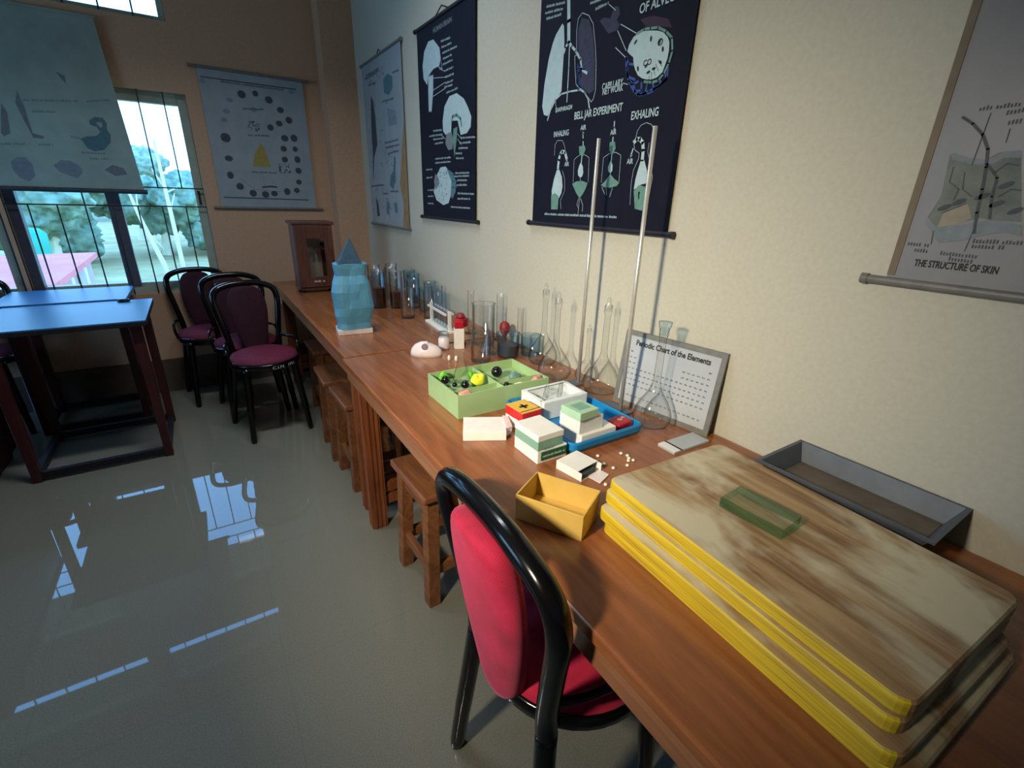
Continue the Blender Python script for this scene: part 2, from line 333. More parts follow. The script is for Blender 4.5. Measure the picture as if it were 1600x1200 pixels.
# outlines of the printed drawings, in metres on each chart
LUNGS={"lung":[[0.122,0.607],[0.131,0.598],[0.138,0.554],[0.138,0.525],[0.137,0.418],[0.116,0.402],[0.089,0.374],[0.067,0.354],[0.044,0.36],[0.032,0.387],[0.039,0.451],[0.057,0.522],[0.076,0.564],[0.091,0.584]],"trachea":[[0.148,0.663],[0.155,0.606],[0.161,0.549]],"bronch_r":[[0.161,0.55],[0.178,0.534],[0.198,0.519],[0.225,0.491],[0.233,0.464],[0.26,0.449]],"bronch_l":[[0.161,0.55],[0.146,0.538],[0.139,0.525]],"gullet":[[0.166,0.539],[0.169,0.478],[0.17,0.419],[0.17,0.383]],"rlung_line":[[0.205,0.506],[0.197,0.569],[0.201,0.601],[0.219,0.611],[0.25,0.597],[0.273,0.571],[0.289,0.517],[0.3,0.466],[0.307,0.396],[0.3,0.375],[0.291,0.367],[0.28,0.377],[0.251,0.404],[0.224,0.416],[0.211,0.428],[0.201,0.473],[0.196,0.505]],"rlung_fill":[[0.216,0.599],[0.252,0.586],[0.273,0.552],[0.294,0.468],[0.3,0.397],[0.278,0.391],[0.234,0.418],[0.218,0.447],[0.238,0.466],[0.211,0.516],[0.203,0.568]],"dia":[[0.068,0.341],[0.088,0.381],[0.105,0.397],[0.138,0.41],[0.182,0.411],[0.235,0.408],[0.257,0.398],[0.275,0.378],[0.285,0.352]],"alv":[[0.461,0.506],[0.483,0.507],[0.506,0.503],[0.532,0.497],[0.551,0.489],[0.567,0.476],[0.575,0.463],[0.577,0.445],[0.575,0.427],[0.564,0.4],[0.548,0.391],[0.53,0.389],[0.511,0.392],[0.495,0.397],[0.477,0.407],[0.465,0.422],[0.456,0.438],[0.452,0.454],[0.438,0.463],[0.427,0.472],[0.432,0.488],[0.446,0.502]],"alv2":[[0.455,0.506],[0.483,0.511],[0.505,0.508],[0.531,0.504],[0.56,0.489],[0.582,0.471],[0.589,0.442],[0.582,0.416],[0.569,0.395],[0.553,0.383],[0.531,0.382],[0.504,0.388],[0.495,0.397],[0.53,0.389],[0.564,0.4],[0.575,0.427],[0.575,0.463],[0.551,0.489],[0.506,0.503]],"cap0":[[0.421,0.46],[0.436,0.442],[0.455,0.436]],"cap1":[[0.433,0.432],[0.437,0.411],[0.467,0.399]],"cap2":[[0.447,0.399],[0.457,0.388],[0.48,0.392]],"cap3":[[0.463,0.389],[0.472,0.37],[0.496,0.369],[0.493,0.387]],"cap4":[[0.481,0.361],[0.513,0.359],[0.513,0.382]],"cap5":[[0.521,0.358],[0.542,0.362],[0.535,0.381]],"cap6":[[0.545,0.367],[0.566,0.371],[0.556,0.385]],"cap7":[[0.566,0.374],[0.581,0.383],[0.572,0.396]],"cap8":[[0.425,0.459],[0.429,0.433],[0.443,0.4],[0.472,0.367],[0.494,0.357],[0.524,0.363],[0.556,0.368],[0.581,0.383],[0.58,0.407]],"ln0":[[0.391,0.543],[0.457,0.507]],"ln1":[[0.378,0.491],[0.421,0.46]],"ln2":[[0.38,0.531],[0.422,0.475]],"ln3":[[0.336,0.602],[0.364,0.582]],"ln4":[[0.423,0.397],[0.442,0.391]],"ln5":[[0.107,0.4],[0.117,0.358]],"blob":[[0.3,0.572],[0.318,0.576],[0.345,0.567],[0.358,0.593],[0.376,0.587],[0.383,0.568],[0.372,0.558],[0.387,0.542],[0.376,0.532],[0.342,0.532],[0.321,0.552]],"redblob":[[0.463,0.537],[0.507,0.535],[0.56,0.516],[0.577,0.494],[0.53,0.507],[0.489,0.514]],"T_CAPILLARY":[[0.336,0.394],[0.423,0.391]],"T_NET WORK":[[0.34,0.379],[0.425,0.379]],"T_OF ALVEOLI":[[0.458,0.555],[0.597,0.545]],"T_DIAPHRAGM":[[0.113,0.359],[0.2,0.36]],"S0":[[0.031,0.67],[0.127,0.657]],"S1":[[0.026,0.654],[0.118,0.643]],"S2":[[0.034,0.636],[0.114,0.63]],"S3":[[0.252,0.623],[0.316,0.619]],"S4":[[0.278,0.602],[0.331,0.604]],"marks":[[0.456,0.488],[0.511,0.484],[0.542,0.47],[0.556,0.452],[0.475,0.423],[0.515,0.408],[0.533,0.413],[0.553,0.424],[0.505,0.425]],"T_BELL JAR EXPERIMENT":[[0.215,0.326],[0.431,0.329]],"T_EXHALING":[[0.469,0.301],[0.568,0.299]],"T_INHALING":[[0.11,0.284],[0.191,0.286]],"T_AIR":[[0.25,0.293],[0.277,0.294]],"T_AIR2":[[0.39,0.268],[0.415,0.269]],"T_AIR3":[[0.471,0.185],[0.495,0.187]],"T_AIR4":[[0.179,0.19],[0.203,0.192]],"jar1":[[0.231,0.14],[0.228,0.209],[0.243,0.217],[0.259,0.223],[0.283,0.22],[0.302,0.211],[0.307,0.139]],"jar2":[[0.369,0.138],[0.369,0.208],[0.393,0.218],[0.42,0.22],[0.443,0.211],[0.446,0.139]],"neck1":[[0.249,0.247],[0.276,0.248],[0.283,0.237],[0.27,0.214],[0.253,0.226]],"neck2":[[0.391,0.249],[0.413,0.249],[0.419,0.231],[0.407,0.213],[0.392,0.227]],"tube1":[[0.267,0.26],[0.269,0.246]],"tube1b":[[0.266,0.216],[0.266,0.197]],"tube2":[[0.403,0.261],[0.403,0.25]],"tube2b":[[0.404,0.215],[0.405,0.199]],"bal1":[[0.263,0.199],[0.275,0.187],[0.279,0.168],[0.275,0.157],[0.265,0.154],[0.254,0.161],[0.251,0.175],[0.257,0.191]],"bal2":[[0.403,0.2],[0.412,0.185],[0.413,0.17],[0.406,0.163],[0.396,0.168],[0.393,0.18],[0.398,0.192]],"dia1":[[0.227,0.135],[0.247,0.142],[0.274,0.144],[0.305,0.137],[0.298,0.12],[0.285,0.103],[0.271,0.09],[0.251,0.107]],"dia2":[[0.369,0.13],[0.386,0.141],[0.406,0.161],[0.427,0.146],[0.449,0.136],[0.439,0.127],[0.412,0.122],[0.383,0.124]],"st0":[[0.265,0.09],[0.259,0.07],[0.271,0.057]],"st1":[[0.275,0.09],[0.289,0.07],[0.289,0.05]],"st2":[[0.27,0.09],[0.268,0.043]],"st3":[[0.374,0.124],[0.389,0.104]],"st4":[[0.393,0.122],[0.399,0.101]],"st5":[[0.421,0.122],[0.413,0.096]],"st6":[[0.266,0.154],[0.268,0.143]],"st7":[[0.406,0.163],[0.406,0.159]],"arr1":[[0.264,0.284],[0.266,0.27]],"arr2":[[0.403,0.303],[0.404,0.285]],"neckA":[[0.143,0.184],[0.145,0.212],[0.151,0.229],[0.161,0.238],[0.177,0.234],[0.188,0.214]],"bodyA":[[0.139,0.184],[0.151,0.182],[0.168,0.158],[0.175,0.127],[0.171,0.106],[0.158,0.089],[0.134,0.106],[0.116,0.099],[0.114,0.113],[0.124,0.152]],"lungA":[[0.113,0.099],[0.134,0.106],[0.157,0.096],[0.156,0.052],[0.118,0.051]],"outA":[[0.119,0.227],[0.119,0.261],[0.132,0.273],[0.159,0.271],[0.172,0.254],[0.181,0.23]],"outA2":[[0.169,0.178],[0.184,0.151],[0.188,0.113],[0.168,0.082],[0.174,0.054]],"neckE":[[0.491,0.242],[0.5,0.249],[0.512,0.248],[0.524,0.238],[0.529,0.219],[0.53,0.194]],"bodyE":[[0.525,0.195],[0.537,0.194],[0.552,0.166],[0.558,0.133],[0.537,0.13],[0.51,0.116],[0.512,0.145],[0.519,0.173]],"lungE":[[0.511,0.113],[0.529,0.129],[0.552,0.124],[0.561,0.107],[0.553,0.06],[0.523,0.064]],"outE":[[0.494,0.248],[0.499,0.27],[0.51,0.283],[0.529,0.287],[0.548,0.281],[0.557,0.27]],"outE2":[[0.489,0.241],[0.497,0.221],[0.515,0.212],[0.515,0.198],[0.5,0.168],[0.497,0.133],[0.502,0.075]],"outE3":[[0.548,0.236],[0.546,0.215],[0.564,0.177],[0.575,0.149],[0.572,0.113],[0.57,0.076]],"arrE":[[0.49,0.225],[0.485,0.208]],"arrL":[[0.532,0.107],[0.534,0.092]],"arrA":[[0.184,0.227],[0.19,0.209]],"S_foot":[[0.078,0.031],[0.448,0.035]]}
BRAIN={"head":[[0.199,0.794],[0.264,0.749],[0.272,0.7],[0.259,0.678],[0.19,0.677],[0.127,0.658],[0.111,0.622],[0.068,0.655],[0.061,0.712],[0.087,0.767],[0.14,0.798]],"face":[[0.264,0.749],[0.282,0.682],[0.292,0.66],[0.248,0.676]],"cord":[[0.127,0.658],[0.188,0.653],[0.183,0.59],[0.156,0.501],[0.121,0.505],[0.122,0.599]],"brain":[[0.436,0.542],[0.505,0.512],[0.543,0.476],[0.576,0.434],[0.57,0.395],[0.532,0.373],[0.472,0.371],[0.443,0.432],[0.38,0.438],[0.373,0.388],[0.311,0.385],[0.284,0.404],[0.282,0.448],[0.306,0.505],[0.362,0.54]],"arc":[[0.379,0.43],[0.391,0.454],[0.433,0.456],[0.473,0.437],[0.483,0.407]],"cereb":[[0.322,0.388],[0.378,0.392],[0.398,0.36],[0.386,0.318],[0.341,0.316],[0.309,0.345]],"stem":[[0.4,0.403],[0.442,0.407],[0.43,0.349],[0.406,0.282],[0.394,0.352]],"brain3":[[0.244,0.244],[0.303,0.246],[0.348,0.222],[0.369,0.176],[0.362,0.12],[0.33,0.077],[0.27,0.066],[0.183,0.089],[0.152,0.129],[0.177,0.178],[0.205,0.216]],"b3blue":[[0.315,0.237],[0.393,0.212],[0.418,0.175],[0.412,0.13],[0.377,0.097],[0.355,0.111],[0.369,0.176]],"b3dark":[[0.18,0.217],[0.216,0.197],[0.227,0.168],[0.174,0.139],[0.159,0.179]],"ln0":[[0.259,0.666],[0.313,0.648]],"ln1":[[0.187,0.64],[0.323,0.622]],"ln2":[[0.183,0.59],[0.322,0.602]],"ln3":[[0.181,0.564],[0.321,0.578]],"ln4":[[0.441,0.357],[0.481,0.329]],"ln5":[[0.431,0.383],[0.482,0.354]],"ln6":[[0.359,0.212],[0.41,0.198]],"ln7":[[0.358,0.176],[0.425,0.177]],"ln8":[[0.357,0.148],[0.424,0.152]],"ln9":[[0.264,0.388],[0.31,0.367]],"S0":[[0.283,0.765],[0.382,0.759]],"S1":[[0.286,0.741],[0.392,0.737]],"S2":[[0.295,0.717],[0.441,0.714]],"S3":[[0.301,0.694],[0.39,0.693]],"S4":[[0.299,0.672],[0.399,0.672]],"S5":[[0.313,0.644],[0.408,0.644]],"S6":[[0.323,0.618],[0.407,0.617]],"S7":[[0.321,0.594],[0.402,0.594]],"S8":[[0.31,0.58],[0.396,0.577]],"S9":[[0.33,0.554],[0.446,0.556]],"S10":[[0.169,0.41],[0.266,0.406]],"S11":[[0.116,0.391],[0.276,0.386]],"S12":[[0.166,0.372],[0.287,0.369]],"S13":[[0.184,0.351],[0.286,0.351]],"S14":[[0.472,0.355],[0.613,0.348]],"S15":[[0.461,0.335],[0.57,0.331]],"S16":[[0.45,0.314],[0.541,0.31]],"S17":[[0.417,0.294],[0.48,0.291]],"S18":[[0.421,0.273],[0.5,0.27]],"S19":[[0.184,0.282],[0.362,0.28]],"S20":[[0.183,0.263],[0.361,0.262]],"S21":[[0.062,0.235],[0.142,0.235]],"S22":[[0.059,0.195],[0.139,0.197]],"S23":[[0.075,0.134],[0.148,0.134]],"S24":[[0.072,0.103],[0.145,0.104]],"S25":[[0.069,0.067],[0.142,0.067]],"S26":[[0.41,0.209],[0.55,0.207]],"S27":[[0.41,0.195],[0.55,0.194]],"S28":[[0.431,0.177],[0.529,0.176]],"S29":[[0.424,0.155],[0.535,0.156]],"S30":[[0.434,0.119],[0.598,0.117]],"S31":[[0.433,0.095],[0.559,0.095]],"S32":[[0.357,0.056],[0.558,0.055]],"T_HUMAN BRAIN":[[0.236,0.827],[0.425,0.826]]}
BODY={"fig":[[0.158,0.786],[0.19,0.75],[0.215,0.673],[0.219,0.55],[0.224,0.501],[0.137,0.428],[0.08,0.275],[0.113,0.449],[0.114,0.549],[0.131,0.682]],"blue1":[[0.412,0.833],[0.489,0.849],[0.569,0.824],[0.564,0.768],[0.496,0.74],[0.412,0.764]],"tall":[[0.522,0.417],[0.554,0.397],[0.531,0.334],[0.533,0.278],[0.473,0.226],[0.415,0.25],[0.442,0.308],[0.502,0.335]],"f1":[[0.111,0.179],[0.156,0.136],[0.174,0.061],[0.117,0.048]],"f2":[[0.333,0.16],[0.394,0.141],[0.364,0.069],[0.316,0.077]],"f3":[[0.474,0.152],[0.533,0.144],[0.523,0.084],[0.479,0.093]],"pale":[[0.455,0.681],[0.592,0.647],[0.608,0.578],[0.465,0.583]],"S0":[[0.061,0.884],[0.331,0.884]],"S1":[[0.083,0.899],[0.334,0.896]],"S2":[[0.121,0.842],[0.271,0.833]],"S3":[[0.371,0.718],[0.575,0.708]],"S4":[[0.571,0.836],[0.677,0.83]],"S5":[[0.37,0.491],[0.607,0.492]],"S6":[[0.379,0.462],[0.616,0.465]],"S7":[[0.419,0.427],[0.611,0.434]],"S8":[[0.034,0.243],[0.302,0.249]],"S9":[[0.423,0.209],[0.559,0.209]],"S10":[[0.274,0.195],[0.34,0.196]]}
SKIN={"block":[[0.035,0.217],[0.061,0.21],[0.084,0.206],[0.097,0.216],[0.122,0.218],[0.154,0.114],[0.116,0.115],[0.104,0.118],[0.051,0.1],[0.033,0.117],[0.042,0.151]],"edge":[[0.035,0.218],[0.041,0.219],[0.066,0.208],[0.087,0.206],[0.103,0.217],[0.122,0.218],[0.126,0.207],[0.106,0.208],[0.091,0.198],[0.068,0.201],[0.042,0.208]],"base":[[0.032,0.107],[0.033,0.117],[0.051,0.1],[0.084,0.106],[0.114,0.115],[0.155,0.11],[0.161,0.093],[0.141,0.098],[0.122,0.094],[0.091,0.082],[0.061,0.075]],"fat":[[0.051,0.1],[0.053,0.124],[0.081,0.14],[0.093,0.117],[0.079,0.108]],"hair":[[0.036,0.272],[0.052,0.261],[0.069,0.244],[0.082,0.222],[0.088,0.195],[0.093,0.162],[0.097,0.126],[0.103,0.094]],"hair2":[[0.088,0.2],[0.106,0.179],[0.108,0.151],[0.115,0.118]],"ln0":[[0.07,0.274],[0.069,0.199]],"ln1":[[0.1,0.249],[0.101,0.23]],"ln2":[[0.048,0.094],[0.051,0.072]],"ln3":[[0.101,0.097],[0.099,0.064]],"ln4":[[0.046,0.197],[0.047,0.174],[0.063,0.162],[0.061,0.145]],"ln5":[[0.063,0.188],[0.068,0.162],[0.083,0.151]],"ln6":[[0.101,0.187],[0.112,0.2],[0.126,0.196]],"ln7":[[0.116,0.151],[0.128,0.162],[0.14,0.16]],"ln8":[[0.052,0.124],[0.079,0.14]],"S0":[[0.054,0.279],[0.103,0.28]],"S1":[[0.089,0.269],[0.106,0.271]],"S2":[[0.095,0.255],[0.111,0.256]],"S3":[[0.017,0.067],[0.049,0.066]],"S4":[[0.03,0.057],[0.05,0.056]],"S5":[[0.068,0.055],[0.115,0.054]],"S6":[[0.082,0.047],[0.114,0.045]],"S7":[[0.105,0.078],[0.165,0.08]],"S8":[[0.106,0.07],[0.147,0.071]],"T_THE STRUCTURE OF SKIN":[[0.036,0.033],[0.15,0.032]],"d":[[0.069,0.142],[0.12,0.168],[0.096,0.151],[0.117,0.14],[0.142,0.13],[0.052,0.133]]}
CELLS={"dark":[[0.211,0.627],[0.292,0.641],[0.368,0.614],[0.431,0.562],[0.476,0.506],[0.412,0.48],[0.354,0.451],[0.494,0.398],[0.435,0.393],[0.419,0.327],[0.493,0.33],[0.417,0.26],[0.499,0.265],[0.497,0.193],[0.49,0.119],[0.469,0.063],[0.405,0.053],[0.32,0.037],[0.263,0.03],[0.187,0.035],[0.114,0.076],[0.068,0.143],[0.076,0.245],[0.078,0.367]],"pale":[[0.137,0.587],[0.109,0.521],[0.087,0.469],[0.268,0.547]],"tri":[[0.279,0.351],[0.301,0.318],[0.319,0.206],[0.211,0.205],[0.231,0.275]],"green":[[0.25,0.076],[0.301,0.083],[0.341,0.08]],"clu":[[0.253,0.45],[0.409,0.201]],"S0":[[0.2,0.165],[0.353,0.167]],"S1":[[0.211,0.388],[0.336,0.394]],"S2":[[0.105,0.679],[0.474,0.678]],"S3":[[0.207,0.541],[0.33,0.55]],"top":[[-0.003,0.696],[0.544,0.696]],"bot":[[0.008,0.005],[0.54,0.001]],"box1":[[0.006,0.674]],"box2":[[0.514,0.678]]}
ANIM={"swan":[[0.536,0.264],[0.567,0.278],[0.611,0.284],[0.633,0.305],[0.622,0.332],[0.595,0.338],[0.596,0.362],[0.626,0.383],[0.661,0.381],[0.673,0.353],[0.666,0.32],[0.678,0.296],[0.669,0.254],[0.631,0.213],[0.585,0.201],[0.556,0.216],[0.545,0.244]],"hole":[[0.623,0.353],[0.649,0.358],[0.652,0.339],[0.64,0.326]],"b1":[[0.211,0.124],[0.242,0.149],[0.28,0.148],[0.297,0.113],[0.293,0.056],[0.262,0.026],[0.228,0.044],[0.21,0.084]],"b2":[[0.385,0.118],[0.425,0.145],[0.466,0.144],[0.501,0.116],[0.504,0.083],[0.472,0.052],[0.447,0.063],[0.403,0.082]],"b3":[[0.607,0.105],[0.65,0.134],[0.699,0.119],[0.711,0.085],[0.651,0.073]],"b4":[[0.327,0.477],[0.336,0.389],[0.338,0.274],[0.38,0.262],[0.377,0.25],[0.335,0.251],[0.32,0.327],[0.305,0.415]],"b5":[[0.249,0.409],[0.261,0.366],[0.248,0.266],[0.218,0.248],[0.21,0.263]],"b6":[[0.507,0.589],[0.541,0.572],[0.539,0.534],[0.519,0.562]],"S0":[[0.195,0.204],[0.294,0.212]],"S1":[[0.349,0.214],[0.409,0.217]],"S2":[[0.524,0.185],[0.632,0.188]],"S3":[[0.339,0.427],[0.566,0.449]],"S4":[[0.607,0.452],[0.717,0.471]],"S5":[[0.364,0.377],[0.463,0.384]],"S6":[[0.496,0.268],[0.531,0.259]],"S7":[[0.553,0.157],[0.641,0.159]]}
# ------------------------------------------------------------------ room shell
XR=1.11; YB=3.9; XL=-3.1; YF=-2.3; H=3.0
struct(MB().box(XL-.3,XR+.3,YF-.3,YB+.25,-.12,0).build('floor',M['floor']))
struct(MB().box(XL-.3,XR+.3,YF-.3,YB+.25,H,H+.12).build('ceiling',M['ceiling']))
struct(MB().box(XR,XR+.2,YF-.3,YB+.25,0,H).build('wall_right',M['wall']))
def holed(ax, a0,a1, d0,d1, holes):
    """wall slab along x (ax='x') or y; holes = (a0,a1,z0,z1)"""
    mb=MB(); xs=sorted({a0,a1}|{h[0] for h in holes}|{h[1] for h in holes}); zs=sorted({0,H}|{h[2] for h in holes}|{h[3] for h in holes})
    for p,q in zip(xs,xs[1:]):
        for z0,z1 in zip(zs,zs[1:]):
            cx,cz=(p+q)/2,(z0+z1)/2
            if any(h[0]<cx<h[1] and h[2]<cz<h[3] for h in holes): continue
            if ax=='x': mb.box(p,q,d0,d1,z0,z1)
            else: mb.box(d0,d1,p,q,z0,z1)
    return mb
W1=(-.885,.09,.69,1.885); W2=(-2.1,-.905,.69,1.885); V1=(-.85,.065,2.25,2.75); V2=(-2.0,-.93,2.25,2.75)
struct(holed('x',XL,XR,YB,YB+.2,[W1,W2,V1,V2]).build('wall_back',M['wall_peach']))
LW=(1.6,3.0,1.0,2.05)  # opening for the assumed left window, unseen, added for its daylight
struct(holed('y',YF-.3,YB+.2,XL-.2,XL,[LW]).build('wall_left',M['wall']))
struct(holed('x',XL,XR,YF-.2,YF,[]).build('wall_front',M['wall']))
struct(MB().box(.895,XR,3.745,YB,0,H).build('trim_1',M['wall_peach']),'plain pilaster filling the corner between the walls')
struct(MB().box(-1.06,-.975,3.882,YB,0,.688).build('trim_2',M['post']),'pale narrow pilaster under the window')
struct(MB().box(-.975,.895,3.886,YB,0,.235).box(XL,-1.06,3.886,YB,0,.235).build('baseboard_back',M['dado']))

def window(idx,w,stiles,grille,pane=True):
    x0,x1,z0,z1=w; t=thing('window_%d'%idx,'',''); del t['label']; del t['category']; struct(t,'barred window in the back wall' if grille else 'high ventilator opening above the window')
    y=YB+.05; F=.05 if grille else .03
    fr=MB().box(x1-F,x1,y,y+.06,z0,z1).box(x0+F,x1-F,y,y+.06,z1-.06,z1).box(x0+F,x1-F,y,y+.06,z0,z0+.07 if grille else z0+F)
    fr.build('frame',M['alu'],t,bevel=.004)
    MB().box(x0,x0+F,y,y+.06,z0,z1).build('jamb',M['alu_shade'],t,bevel=.004)  # left jamb takes the shaded frame colour
    for i,(a,b) in enumerate(stiles):
        MB().box(a,b,y-.012,y+.03,z0+.05,z1-.05).build('sash_stile',M['alu_shade'],t,bevel=.004)
    MB().box(x0+F,x1-F,y+.028,y+.032,z0+F,z1-F).build('pane',M['pane'],t)
    if grille:
        g=MB(); r=.0042; gy=YB+.008
        for z in (z0-.008,1.236,1.347,z1+.008): g.tube([(x0-.003,gy,z),(x1+.009,gy,z)],r,6)
        for x in (x0+.002,x1+.005): g.tube([(x,gy,z0-.008),(x,gy,z1+.008)],r,6)
        k=0; x=-.028
        xs=[]
        while x>x0+.03:
            if x<x1: xs.append((x,k))
            x-=.1262; k+=1
        for x,k in xs:
            g.tube([(x,gy,z0-.008),(x,gy,1.236)],r,6)
            g.tube([(x,gy,1.347),(x,gy,z1+.008)],r,6)
            if k%4==0 and k>0: g.tube([(x,gy,1.236),(x,gy,1.347)],r,6)
        g.build('grille',M['iron'],t)
    else:
        g=MB(); n=6
        for i in range(1,n): 
            xx=x0+(x1-x0)*i/n; g.tube([(xx,YB+.03,z0),(xx,YB+.03,z1)],.005,6)
        g.build('grille',M['iron'],t)
    return t
w1=window(1,W1,[(-.432,-.362)],True)
MB().box(.052,.066,YB+.035,YB+.05,1.25,1.335).build('latch',M['iron'],w1,bevel=.002)
window(2,W2,[(-1.55,-1.48)],True)
window(3,V1,[],False); window(4,V2,[],False)
# assumed left-hand window, out of view, added to light the room
for i,(w,ax) in enumerate(((LW,'y'),)):
    t=thing('window_%d'%(5+i),'',''); del t['label']; del t['category']; struct(t)
    a0,a1,z0,z1=w; m=MB()
    for a in (a0,(a0+a1)/2-.02,a1-.04):
        if ax=='y': m.box(XL-.12,XL-.06,a,a+.04,z0,z1)
        else: m.box(a,a+.04,YF-.12,YF-.06,z0,z1)
    m.build('frame',M['alu'],t)

# ------------------------------------------------------------------ outdoors
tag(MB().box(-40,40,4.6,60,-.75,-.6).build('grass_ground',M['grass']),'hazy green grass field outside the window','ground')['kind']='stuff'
struct(MB().box(-3.2,1.4,4.1,4.5,2.86,2.95).build('sun_shade_slab',M['concrete']),'concrete slab over the ventilators outside')
struct(MB().box(-3.2,1.4,4.1,4.62,1.93,2.0).build('sun_shade_slab',M['concrete']),'concrete slab over the windows outside')
def blob(mb,c,r,seed,sq=.8):
    bm=bmesh.new(); bmesh.ops.create_icosphere(bm,subdivisions=4,radius=1)
    off=Vector((seed*3.1,seed*1.7,seed*.9))
    vs=[]
    for v in bm.verts:
        d=v.co.normalized(); k=r*(1+.28*noise.noise(d*1.7+off)+.2*noise.noise(d*4.5+off)+.22*noise.noise(d*9+off))
        vs.append((c[0]+d.x*k,c[1]+d.y*k,c[2]+d.z*k*sq))
    fs=[tuple(v.index for v in f.verts) for f in bm.faces]; bm.free()
    mb.add(vs,fs)
def tree(label,x,y,h,r,seed,mat):
    t=thing('bushy_tree',label,'tree',(x,y,-.6),0,'hazy trees outside the window')
    R=random.Random(seed); m=MB()
    for i in range(10):
        a=R.uniform(0,6.28); k=R.uniform(.1,.8)*r; hh=R.uniform(.2,.8)
        blob(m,(math.cos(a)*k,math.sin(a)*k,h*hh),r*R.uniform(.34,.5)*(1.15-.4*hh),seed+i*3.7)
    m.build('foliage',mat,t,smooth=True)
    MB().tube([(0,0,0),(.1,0,h*.3),(.05,.05,h*.55)],[.14,.1,.06],8).build('trunk',M['bark'],t)
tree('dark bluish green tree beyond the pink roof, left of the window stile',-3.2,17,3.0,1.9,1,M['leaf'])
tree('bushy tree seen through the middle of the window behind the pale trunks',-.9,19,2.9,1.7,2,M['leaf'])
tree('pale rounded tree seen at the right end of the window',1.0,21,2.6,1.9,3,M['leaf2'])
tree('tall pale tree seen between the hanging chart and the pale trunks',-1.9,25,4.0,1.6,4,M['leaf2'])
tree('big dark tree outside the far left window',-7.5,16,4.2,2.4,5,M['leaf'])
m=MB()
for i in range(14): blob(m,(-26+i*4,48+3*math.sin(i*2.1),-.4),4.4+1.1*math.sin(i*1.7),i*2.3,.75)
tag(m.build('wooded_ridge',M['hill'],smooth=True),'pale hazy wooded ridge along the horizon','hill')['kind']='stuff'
def bare(label,pts,rs,twigs):
    x,y,z=pts[0]; t=thing('bare_tree',label,'tree',(x,y,z))
    L=lambda q:[(p[0]-x,p[1]-y,p[2]-z) for p in q]
    MB().tube(L(pts),rs,8).build('stem',M['bark'],t,smooth=True)
    for q in twigs: MB().tube(L(q),[.016,.006],6).build('branch',M['bark'],t,smooth=True)
bare('straight pale bare trunk nearest the right window frame',[(-.255,9,-.6),(-.262,9,.4),(-.27,9,1.2),(-.28,9,2.0)],[.035,.03,.025,.015],[[(-.268,9,1.05),(-.17,9.02,1.3)],[(-.272,9,1.35),(-.38,9,1.62)],[(-.27,9,1.3),(-.12,9,1.38)]])
bare('leaning pale bare trunk beside the window stile',[(-.42,9,-.6),(-.5,9,.3),(-.57,9,.6),(-.66,9,1.0),(-.74,9,1.5)],[.04,.034,.03,.022,.012],[[(-.6,9,.75),(-.45,9.02,.5)],[(-.66,9,1.0),(-.62,9,1.35)]])
t=thing('outbuilding','low outbuilding with flat pink roof outside the window','building',(0,0,0))
MB().prism([(-1.37,9.9),(-1.32,6.6),(-4.2,5.6),(-4.6,9.4)],.33,.4).build('roof',M['pinkpaint'],t)
MB().prism([(-1.45,9.7),(-1.42,6.8),(-4.1,5.9),(-4.4,9.2)],-.6,.33).build('wall',M['lilac'],t)
for y in (6.75,7.6,8.5): MB().box(-1.42,-1.34,y-.07,y+.07,-.6,.33).build('pillar',M['white'],t)
tag(MB().lathe([(0,-.6),(.3,-.6),(.32,-.1),(.32,.42),(.22,.52),(0,.54)],(-2.98,14,0),20).build('water_tank',M['turq'],smooth=True),'turquoise round water tank beyond the pink roof','tank')

# ------------------------------------------------------------------ lab tables
def lab_table(label,x0,x1,y0,y1,far):
    t=thing('lab_table',label,'table',(x0,y0,0),0,'long wooden lab tables along the wall'); w=x1-x0; L=y1-y0
    MB().box(0,w,0,L,.725,.75).build('tabletop',M['table'],t,bevel=.004)
    MB().box(.008,.03,.02,L-.02,.672,.725).build('apron',M['table_edge'],t,bevel=.003)
    MB().box(w-.03,w-.008,.02,L-.02,.672,.725).build('apron',M['table_edge'],t,bevel=.003)
    for a in (.02,L-.042): MB().box(.03,w-.03,a,a+.022,.66,.725).build('apron',M['table_edge'],t,bevel=.003)
    for yy in (.04,L-.095):
        for xx in (.036,w-.096):
            m=MB().box(xx,xx+.062,yy,yy+.055,0,.7)
            for k in range(3):   # reeded faces
                m.box(xx+.008+k*.018,xx+.018+k*.018,yy-.004,yy,.0,.7); m.box(xx-.004,xx,yy+.006+k*.017,yy+.016+k*.017,0,.7)
            m.build('leg',M['table_leg'],t,bevel=.002)
        for z in (.10,.16): MB().box(.098,w-.096,yy+.015,yy+.037,z,z+.045).build('stretcher',M['table_leg'],t,bevel=.002)
    return t
lab_table('long brown wooden lab table in the foreground carrying the boards and boxes',.385,1.106,-.95,1.776,False)
lab_table('long brown wooden lab table at the far end carrying the glass cabinet',.398,1.106,1.79,3.735,True)

# ------------------------------------------------------------------ stools
def stool(label):
    t=thing('wooden_stool',label,'stool',(0,0,0),0,'low wooden stools under the lab tables')
    MB().box(-.14,.14,-.145,.145,.43,.458).build('seat',M['stool'],t,bevel=.008,segs=3)
    for sx in(-1,1):
        for sy in(-1,1):
            MB().bar((sx*.112,sy*.118,0),(sx*.1,sy*.106,.43),.044,.044).build('leg',M['stool'],t,bevel=.003)
        MB().box(sx*.1-.011,sx*.1+.011,-.09,.09,.36,.42).build('apron',M['stool'],t)
        MB().box(sx*.108-.011,sx*.108+.011,-.095,.095,.12,.16).build('stretcher',M['stool'],t,bevel=.002)
        MB().box(-.085,.085,sx*.106-.011,sx*.106+.011,.36,.42).build('apron',M['stool'],t)
        MB().box(-.09,.09,sx*.114-.011,sx*.114+.011,.12,.16).build('stretcher',M['stool'],t,bevel=.002)
    return t
